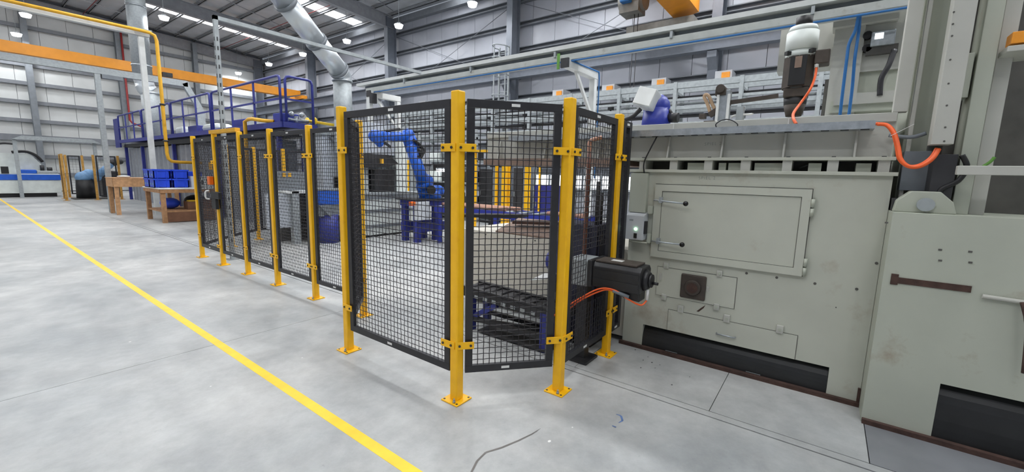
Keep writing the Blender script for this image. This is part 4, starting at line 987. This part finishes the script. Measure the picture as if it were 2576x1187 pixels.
# shelving and yellow posts behind the cell
ylab = ['slim yellow post left of the double yellow posts under the bridge', 'left one of the double wide yellow posts under the bridge', 'right one of the double wide yellow posts under the bridge', 'lone wide yellow post right of the double posts under the bridge', 'yellow goal post with top arm near the corner post', 'thin yellow post beside the blue robot arm', 'thin pale yellow post near the lit window']
for (x, w, lb, X) in ((1249, .07, ylab[0], 9.0), (1269, .12, ylab[1], 9.0), (1281, .08, ylab[2], 9.2), (1327, .12, ylab[3], 9.0), (1194, .09, ylab[4], 9.0), (1026, .07, ylab[5], 9.6), (1357, .05, ylab[6], 10.3)):
    y = PX(x, 460, X).y
    t = thing('guard_post', lb, 'post', (X, y, 0), 'yellow posts behind the cell')
    h = 2.2 if x == 1194 else 1.95
    obj('tube', MB().box(X-w/2, X+w/2, y-w/2, y+w/2, .01, h), 'yellow', t, bevel=.01)
    obj('base_plate', MB().box(X-.1, X+.1, y-.1, y+.1, 0, .012), 'yellow', t)
    if x == 1194: obj('top_arm', MB().box(X-.04, X+.04, y-.45, y+.04, 2.12, 2.2), 'yellow', t)
for k, (x0, x1, X, h, lb, m) in enumerate([(1205, 1240, 10.2, 1.75, 'dark grey electrical cabinet behind the slim yellow post', 'steel_grey'), (1290, 1318, 10.2, 1.8, 'grey cabinet between the double and lone yellow posts', 'steel_grey'), (1345, 1400, 10.4, 1.25, 'low dark blue machine right of the lone yellow post', 'blue_steel'), (1090, 1130, 10.2, 1.9, 'grey shelf cabinet right of the blue robot', 'steel_grey')]):
    a, b = PX(x0, 460, X).y, PX(x1, 460, X).y
    t = thing('floor_cabinet', lb, 'cabinet', (X, (a+b)/2, 0))
    obj('body', MB().box(X, X+.5, b, a, .08, h), m, t, bevel=.01)
    obj('plinth', MB().box(X+.03, X+.5, b+.02, a-.02, 0, .08), 'black', t)
    obj('door', MB().box(X-.015, X, b+.03, a-.03, .12, h-.06), 'dark_steel' if k != 2 else 'blue_steel', t, bevel=.004)
    obj('door_handle', MB().box(X-.03, X-.015, a-.09, a-.06, h*.5, h*.5+.14), 'galv', t)
t = thing('pallet_racking', 'grey steel racking with shelves of parts beside the robot', 'racking', (10.0, 9.9, 0))
for y in (8.9, 10.2, 11.5):
    for X in (10.0, 10.6): obj('upright', MB().box(X-.04, X+.04, y-.04, y+.04, 0, 2.9), 'galv_matte', t)
for z in (.5, 1.2, 1.9, 2.6): obj('shelf', MB().box(9.95, 10.65, 8.86, 11.54, z, z+.06), 'galv_matte', t)
for i in range(9):
    yy = 9.0+(i%3)*.8; zz = (.56, 1.26, 1.96)[i//3]
    obj('parts_bin', MB().box(10.05, 10.5, yy, yy+.5, zz, zz+.25+.1*(i%2)), ['dark_steel', 'steel_grey', 'machine_white'][i%3], None, label=f'{["dark","grey","white"][i%3]} parts bin on the {["bottom","middle","upper"][i//3]} shelf of the racking', cat='bin', bevel=.02)
t = thing('tube_light', 'glowing white tube light right of the robot elbow', 'lamp', tuple(PX(1112, 429, 9.9)))
p = PX(1099, 429, 9.9); p2 = PX(1128, 429, 9.9)
obj('tube', MB().cyl(p, p2, .035, n=10), 'lamp_glass', t); obj('fitting', MB().bar(p+Vector((0, 0, .06)), p2+Vector((0, 0, .06)), .08, .05), 'grey_box', t)
obj('hanger', MB().cyl(p+Vector((0, 0, .08)), (p.x+.08, p.y, 1.93), .01, n=5).cyl(p2+Vector((0, 0, .08)), (p2.x+.08, p2.y, 1.93), .01, n=5), 'dark_steel', t)

# ================================================================== LEFT SIDE: PLATFORM, PIPES, BENCHES
XP, yn, yf = 4.9, 10.45, 25.8
ZD = 2.63
t = thing('blue_platform', 'dark blue railed walkway platform above the corrugated enclosure', 'platform', (5.4, 18, ZD-.15))
obj('deck', MB().box(XP, 5.75, yn, yf, ZD-.05, ZD), 'blue_steel', t)
obj('edge_beam', MB().box(XP-.04, XP+.04, yn, yf, ZD-.11, ZD+.02), 'blue_steel', t)
obj('edge_beam', MB().box(XP, 5.7, yn-.04, yn+.04, ZD-.11, ZD+.02), 'blue_steel', t)
obj('underframe', MB().box(XP+.1, 5.7, yn+.2, yf-.2, ZD-.3, ZD-.16), 'black', t)
secs = [(10.5, 14.7), (14.85, 18.4), (18.5, 22.0), (22.1, 25.7)]
rz1 = 3.70
for i, (a, b) in enumerate(secs):
    obj('railing', MB().tube([(XP, a, ZD), (XP, a, rz1-.08), (XP, a+.03, rz1-.02), (XP, a+.1, rz1), (XP, b-.1, rz1), (XP, b-.03, rz1-.02), (XP, b, rz1-.08), (XP, b, ZD)], .03, 8), 'blue_steel', t)
    obj('mid_rail', MB().box(XP-.02, XP+.02, a, b, 3.16, 3.20), 'blue_steel', t)
    for k in (1, 2): 
        y = a+(b-a)*k/3; obj('baluster', MB().box(XP-.02, XP+.02, y-.02, y+.02, ZD, rz1), 'blue_steel', t)
obj('railing', MB().tube([(XP+.1, yn, ZD), (XP+.1, yn, rz1-.08), (XP+.13, yn, rz1-.02), (XP+.2, yn, rz1), (5.55, yn, rz1), (5.62, yn, rz1-.02), (5.65, yn, rz1-.1), (5.65, yn, ZD)], .03, 8), 'blue_steel', t)
obj('mid_rail', MB().box(XP+.1, 5.65, yn-.02, yn+.02, 3.16, 3.20), 'blue_steel', t)
obj('end_panel', MB().box(XP-.03, XP+.03, 25.7, 26.5, ZD-.3, rz1-.1), 'blue_steel', t)
for y in (11, 15, 19, 23, 25.6):
    for X in (XP+.15, 5.65): obj('support', MB().box(X-.05, X+.05, y-.05, y+.05, 0, ZD-.3), 'blue_steel', t)
# equipment on platform
def onp(name, x0, x1, y0, y1, h, m, lb, cat, bev=.02): return obj(name, MB().box(x0, x1, y0, y1, ZD, ZD+h), m, None, label=lb, cat=cat, bevel=bev)
t = thing('valve_train', 'blue gas valve block with steel balls at the platform end', 'valve', (5.1, 10.9, ZD))
obj('block', MB().box(5.0, 5.45, 10.75, 11.15, ZD, ZD+.26), 'blue_rail', t, bevel=.015)
obj('pipework', MB().cyl((5.1, 10.6, ZD+.1), (5.6, 10.6, ZD+.1), .04, n=10).cyl((5.3, 10.6, ZD), (5.3, 10.6, ZD+.2), .05, n=10), 'galv', t)
for X in (5.2, 5.45): obj('ball', MB().ball((X, 10.62, ZD+.24), .06), 'galv', t)
onp('fan_housing', 5.05, 5.6, 12.0, 12.9, .18, 'machine_white', 'pale fan housing on the blue platform near its end', 'fan')
onp('blue_motor', 5.1, 5.5, 13.0, 13.8, .26, 'blue_rail', 'blue motor cover on the platform beside the pale fan housing', 'motor')
onp('burner', 5.05, 5.6, 16.5, 17.4, .25, 'blue_steel', 'dark blue burner box in the middle of the platform', 'burner')
onp('white_blower', 5.05, 5.6, 15.1, 16.2, .26, 'machine_white', 'white rounded blower on the platform left of the strut post', 'blower', .12)
onp('grey_filter', 5.1, 5.5, 18.2, 18.9, .3, 'machine_white', 'small pale filter box near the middle of the platform', 'filter', .08)
# corrugated enclosure below
t = thing('corrugated_enclosure', 'grey corrugated metal enclosure below the blue platform', 'enclosure', (5.6, 18, 0))
pts = []; y = 11.2
while y < 25.3:
    pts += [(5.12, y), (5.12, y+.18), (5.2, y+.26), (5.2, y+.44)]; y += .52
n_ = len(pts); b = MB()
b.add([(x, y, 0) for x, y in pts]+[(x, y, 2.3) for x, y in pts], [(i, i+1, n_+i+1, n_+i) for i in range(n_-1)])
obj('corrugated_sheet', b, 'corrugated', t)
obj('core', MB().box(5.22, 5.58, 11.2, 25.3, 0, 2.28), 'steel_grey', t)
# gas pipe on the platform end
t = thing('gas_pipe', 'yellow gas pipe bent down beside the blue platform end', 'pipe', (4.8, 10.9, 1.6))
a = PX(622, 400, 4.75)
obj('pipe', MB().tube([(4.75, a.y, 1.2), (4.75, a.y, PX(622, 305, 4.75).z), PX(626, 300, 4.75), PX(634, 299, 4.75), PX(660, 303, 4.85), PX(690, 306, 5.0)], .045, 10), 'yellow_old', t)
t = thing('gas_pipe', 'yellow gas line with round valve right of the platform end', 'pipe', tuple(PX(790, 304, 5.9)))
a, b_ = PX(768, 303, 5.6), PX(850, 316, 6.1)
obj('pipe', MB().cyl(a, b_, .035, n=10), 'line_yellow', t)
for x in (773, 792): obj('valve_body', MB().ball(PX(x, 304, 5.72), .085, sc=(.6, 1, 1)), 'line_yellow', t)

# white post, beam, yellow gas pipe above the benches
YQ = 17.0
pw = PY(374, 300, YQ)
t = thing('service_column', 'white square service column with beam reaching left at the benches', 'column', (pw.x, YQ, 0))
ztop = PY(360, 90, YQ).z
obj('post', MB().box(pw.x-.065, pw.x+.065, YQ-.065, YQ+.065, 0, ztop), 'white_beam', t)
obj('beam', MB().box(-3.0, pw.x+.2, YQ-.09, YQ+.09, ztop-.02, ztop+.14), 'white_beam', t)
obj('cap_plate', MB().box(pw.x-.2, pw.x+.25, YQ-.15, YQ+.15, ztop+.14, ztop+.17), 'galv_matte', t)
t = thing('gas_pipe', 'long yellow gas pipe running overhead and dropping to the benches', 'pipe', (3.9, 16.8, 1.6))
Y6 = 16.75
u = [PY(0, 5, Y6), PY(370, 80, Y6)]
zz = u[1].z; xx = PY(403, 200, Y6).x; zl = PY(410, 405, Y6).z
obj('pipe', MB().tube([(-3, Y6, zz+.02), (xx-.35, Y6, zz), (xx-.15, Y6, zz-.01), (xx-.04, Y6, zz-.06), (xx, Y6, zz-.2), (xx, Y6, zl+.25), (xx+.02, Y6, zl+.08), (xx+.1, Y6, zl), (xx+.3, Y6, zl-.02), (xx+1.2, Y6, zl-.02)], .047, 10), 'yellow_old', t)
for z in (2.3, 3.4): obj('clip', MB().cyl((xx, Y6, z), (xx, Y6, z+.05), .075, n=10), 'dark_steel', t)
# galvanised portal frame
YP = 18.75
t = thing('portal_frame', 'galvanised portal frame beam with posts standing behind the benches', 'frame', (3.05, YP, 0))
zb0 = PY(240, 175, YP).z; xr = PY(470, 205, YP).x
obj('beam', MB().box(-4, xr, YP-.08, YP+.08, zb0-.12, zb0+.08), 'galv_matte', t)
xp = PY(262, 350, YP).x
obj('post', MB().box(xp-.065, xp+.065, YP-.07, YP+.07, 0, zb0-.12), 'galv_matte', t)
xp2 = PY(505, 300, YP).x
obj('knee', MB().bar((xr-.08, YP, zb0), (xp2, YP, zb0-.85), .16, .18), 'galv_matte', t)
obj('post', MB().box(xp2-.12, xp2+.12, YP-.09, YP+.09, 0, zb0-.85), 'galv_matte', t)
obj('hoist_trolley', MB().box(xp+.1, xp+.6, YP-.1, YP+.1, zb0-.24, zb0-.12), 'steel_grey', t)
# back left vertical duct
Yd = 24.5
c = PY(350, 100, Yd); rd = .34
t = thing('vertical_duct', 'tall grey vertical duct with elbow behind the white column', 'duct', (c.x, Yd, 3.0))
zl = PY(350, 195, Yd).z
obj('riser', MB().cyl((c.x, Yd, zl), (c.x, Yd, roofz(c.x)+.2), rd, n=24), 'galv_matte', t)
for y in (18, 165): 
    z = PY(350, y, Yd).z; obj('joint_ring', MB().cyl((c.x, Yd, z-.03), (c.x, Yd, z+.03), rd*1.06, n=24), 'galv', t)
e2 = PY(378, 232, Yd)
obj('elbow', MB().tube([(c.x, Yd, zl), (c.x+.05, Yd, zl-.3), (e2.x-.15, Yd, e2.z+.15), e2], rd, 24, 3), 'duct', t)
obj('lower_pipe', MB().cyl(e2, (e2.x, Yd, 2.7), rd, n=24), 'galv_matte', t)
obj('lower_ring', MB().cyl((e2.x, Yd, e2.z-.1), (e2.x, Yd, e2.z-.02), rd*1.1, n=24), 'galv', t)
# red fire pipe on the end wall
p = PY(300, 60, YL-.5)
t = thing('fire_pipe', 'thin red fire pipe running down the far end wall', 'pipe', (p.x, YL-.5, 2))
xk = p.x
obj('pipe', MB().tube([(xk, YL-.62, roofz(xk)-.2), (xk, YL-.62, 4.2), (xk+.1, YL-.62, 4.05), (xk+.7, YL-.62, 3.8), (xk+.75, YL-.62, 3.6), (xk+.75, YL-.62, 2.0)], .05, 8), 'red_pipe', t)

# ---------------- benches
def bench(x0, x1, y0, y1, h, lb, top_h=.06, shelf=None, m='timber', apron=.1, topm='white_paint'):
    t = thing('work_bench', lb, 'bench', ((x0+x1)/2, (y0+y1)/2, 0))
    obj('top', MB().box(x0-.04, x1+.04, y0-.04, y1+.04, h-top_h, h), topm, t, bevel=.005)
    obj('apron', MB().box(x0-.02, x1+.02, y0-.03, y0-.001, h-top_h-apron, h-top_h), m, t)
    obj('apron', MB().box(x0-.02, x1+.02, y1+.001, y1+.03, h-top_h-apron, h-top_h), m, t)
    obj('apron', MB().box(x0-.03, x0-.001, y0, y1, h-top_h-apron, h-top_h), m, t)
    obj('apron', MB().box(x1+.001, x1+.03, y0, y1, h-top_h-apron, h-top_h), m, t)
    for X in (x0+.05, x1-.05):
        for Y in (y0+.05, y1-.05): obj('leg', MB().box(X-.05, X+.05, Y-.05, Y+.05, 0, h-top_h), m, t)
    if shelf:
        obj('shelf', MB().box(x0+.02, x1-.02, y0+.02, y1-.02, shelf-.04, shelf), m, t)
        obj('kick_board', MB().box(x0+.1, x1-.1, y0+.02, y0+.06, .02, shelf-.04), 'cardboard', t)
    return t
bench(3.45, 4.78, 14.4, 15.9, .95, 'wooden bench with white top carrying the blue crates', shelf=.33, top_h=.03)
bench(3.1, 4.7, 17.6, 18.5, 1.15, 'pale wooden bench with deep timber apron behind the blue crates', top_h=.02, m='timber_pale', apron=.26, topm='timber_pale')
def crate(x, y, z, lb, sx=.58, sy=.4, sz=.22, m='blue_crate'):
    t = thing('storage_crate', lb, 'crate', (x, y, z), 'blue crates on the bench')
    obj('bin', MB().box(x-sx/2, x+sx/2, y-sy/2, y+sy/2, z, z+.015).box(x-sx/2, x-sx/2+.02, y-sy/2, y+sy/2, z, z+sz).box(x+sx/2-.02, x+sx/2, y-sy/2, y+sy/2, z, z+sz).box(x-sx/2, x+sx/2, y-sy/2, y-sy/2+.02, z, z+sz).box(x-sx/2, x+sx/2, y+sy/2-.02, y+sy/2, z, z+sz), m, t)
    obj('rim', MB().box(x-sx/2-.02, x+sx/2+.02, y-sy/2-.02, y-sy/2, z+sz-.04, z+sz).box(x-sx/2-.02, x-sx/2, y-sy/2, y+sy/2, z+sz-.04, z+sz), m, t)
    for k in (-1, 1): obj('grip', MB().box(x-sx/2-.004, x-sx/2, y+k*.1-.045, y+k*.1+.045, z+.07, z+.13), 'light_blue', t)
    for k in (-.1, .1): obj('rib', MB().box(x+k-.01, x+k+.01, y-sy/2-.012, y-sy/2, z, z+sz-.04), m, t)
for i, (x, y, lb) in enumerate([(3.58, 14.92, 'left front'), (3.58, 15.42, 'left rear'), (4.0, 14.92, 'right front')]):
    for k in range(2):
        crate(x, y, .951+k*.252, f'blue plastic crate, {["bottom","top"][k]} of the {lb} stack on the white bench', sx=.36, sy=.43, sz=.25)
obj('blue_box', MB().box(4.0, 4.7, 15.3, 15.8, .951, 1.40), 'blue_crate', None, label='blue box behind the crates on the white-topped bench', cat='box', bevel=.01)
t = thing('white_tray', 'white rack of small parts right of the blue crates', 'rack', (4.5, 14.65, .951))
obj('panel', MB().box(4.24, 4.7, 14.5, 14.95, .951, 1.27), 'white_paint', t)
for k in range(3): obj('black_part', MB().box(4.3+k*.13, 4.33+k*.13, 14.47, 14.5, 1.0+.03*k, 1.14+.03*k), 'black', t)
obj('paper_stack', MB().box(3.5, 3.75, 16.1, 16.5, .0, .95) if False else MB().box(3.47, 3.66, 15.68, 15.88, .951, 1.06), 'sticker', None, label='stack of white paper at the left corner of the bench', cat='paper')
obj('blue_bag', MB().ball((3.83, 15.2, .49), .23, sc=(1, 1.4, .68)), 'blue_crate', None, label='crumpled blue bag on the shelf under the bench', cat='bag')
obj('dark_bag', MB().ball((4.55, 15.5, .52), .26, sc=(1.2, 1, .7)), 'black', None, label='black bag under the bench behind the cardboard boxes', cat='bag')
for k, x in enumerate((4.25, 4.65)):
    obj('cardboard_box', MB().box(x-.17, x+.17, 14.6, 14.95, .332, .332+.22+.05*k), 'cardboard', None, label=f'brown cardboard box on the bench shelf, {["left","right"][k]} of the two', cat='box', bevel=.005)
obj('yellow_tool', MB().bar((4.2, 14.72, .57), (4.55, 14.75, .62), .05, .03) if False else MB().box(4.12, 4.3, 14.65, 14.8, .553, .59), 'line_yellow', None, label='yellow hand tool on the left cardboard box', cat='tool')
obj('cloth', MB().ball((3.4, 17.9, 1.188), .12, sc=(1.4, 1, .3)), 'sticker', None, label='small white cloth on the pale wooden bench', cat='cloth')

# ---------------- far left machine
t = thing('lathe_machine', 'long white machine with blue band at the far left wall', 'machine', (0, 29.6, 0))
obj('base', MB().box(-4, 3.25, 29.0, 30.2, .18, .78), 'machine_white', t, bevel=.02)
obj('plinth', MB().box(-4, 3.1, 29.1, 30.1, 0, .18), 'black', t)
obj('blue_band', MB().box(-4.02, 3.27, 28.96, 30.2, .78, 1.02), 'blue_robot', t)
obj('deck', MB().box(-4, 3.25, 29.0, 30.2, 1.02, 1.06), 'machine_white', t)
obj('housing', MB().prism([(-4, 1.06), (2.7, 1.06), (2.75, 1.5), (2.45, 1.95), (-4, 1.95)], 1, 29.4, 30.3), 'machine_white', t)
obj('dark_fairing', MB().tube([(1.9, 29.35, 2.0), (2.3, 29.35, 2.05), (2.6, 29.35, 1.9), (2.8, 29.35, 1.6)], .06, 8, 4), 'black', t)
obj('hose_arch', MB().tube([(1.2, 29.5, 1.95), (1.35, 29.5, 2.25), (1.7, 29.5, 2.38), (2.1, 29.5, 2.36)], .05, 8, 5), 'dark_steel', t)
obj('blue_cover', MB().box(2.05, 2.55, 29.02, 29.35, 1.06, 1.24), 'blue_robot', t, bevel=.03)
obj('spindle_table', MB().box(2.55, 3.2, 29.02, 29.4, 1.06, 1.2), 'galv_matte', t, bevel=.03)
obj('tool_post', MB().cyl((2.75, 29.25, 1.2), (2.75, 29.25, 1.45), .07, n=12).cyl((2.98, 29.25, 1.2), (2.98, 29.25, 1.36), .09, n=12), 'dark_steel', t)
obj('control_screen', MB().box(1.5, 1.72, 28.95, 29.02, 1.06, 1.36), 'black', t)
# far fence cell with robot
fp = []
for i, (x, y, lb) in enumerate([(3.0, 25.75, 'left front corner'), (3.12, 27.2, 'left rear'), (3.4, 28.2, 'middle rear'), (3.95, 28.2, 'right rear'), (3.95, 25.75, 'right front'), (4.75, 25.75, 'bench side')]):
    t = thing('guard_post', f'orange-yellow post of the far robot cell, {lb}', 'post', (x, y, 0), 'posts of the far cell')
    obj('shaft', MB().box(x-.04, x+.04, y-.04, y+.04, .01, 1.95), 'post_brown', t); obj('base_plate', MB().box(x-.1, x+.1, y-.1, y+.1, 0, .012), 'post_brown', t)
def farpanel(p, q, lb): return panel(p, q, lb, z0=.15, z1=1.93, gap=.07, pitch=.12, sticker=False, group='panels of the far cell')
farpanel((3.0, 25.75), (3.12, 27.2), 'dark mesh side panel of the far robot cell, seen edge-on')
farpanel((3.4, 28.2), (3.95, 28.2), 'dark mesh rear panel of the far robot cell')
farpanel((3.95, 25.75), (4.75, 25.75), 'dark mesh front panel of the far robot cell beside the portal post')
t = thing('industrial_robot', 'pale blue robot with dark base inside the far cell', 'robot', (4.0, 26.7, 0))
obj('base', MB().cyl((3.75, 26.7, 0), (3.75, 26.7, .85), .34, .3, n=18), 'black', t)
obj('shoulder', MB().limb((3.7, 26.7, .95), (3.9, 26.7, 1.1), .26, .22), 'light_blue', t)
obj('upper_arm', MB().limb((4.1, 26.7, .95), (4.75, 26.7, 1.65), .15, .13), 'light_blue', t)
obj('arm_joint', MB().limb((3.9, 26.7, 1.05), (4.15, 26.7, .95), .17, .16), 'light_blue', t)
obj('wrist', MB().limb((4.75, 26.7, 1.65), (5.0, 26.7, 1.7), .16, .12), 'dark_steel', t)
obj('foot', MB().box(3.3, 4.6, 26.2, 27.2, 0, .04), 'machine_dark', t)
obj('dark_machine', MB().box(4.4, 5.0, 27.3, 27.95, 0, 1.25), 'dark_steel', None, label='dark machine block beside the pale blue robot', cat='machine', bevel=.05)
# white extraction canopy behind the portal post
t = thing('extraction_canopy', 'pale grey canopy frame above the far robot cell', 'canopy', (3.8, 29.2, 0))
obj('roof', MB().prism([(1.9, 2.55), (4.7, 2.55), (4.4, 2.72), (2.2, 2.72)], 1, 28.45, 28.85), 'galv_matte', t)
for X in (1.98, 4.5): obj('post', MB().box(X-.06, X+.06, 28.6, 28.72, 0, 2.55), 'galv_matte', t)
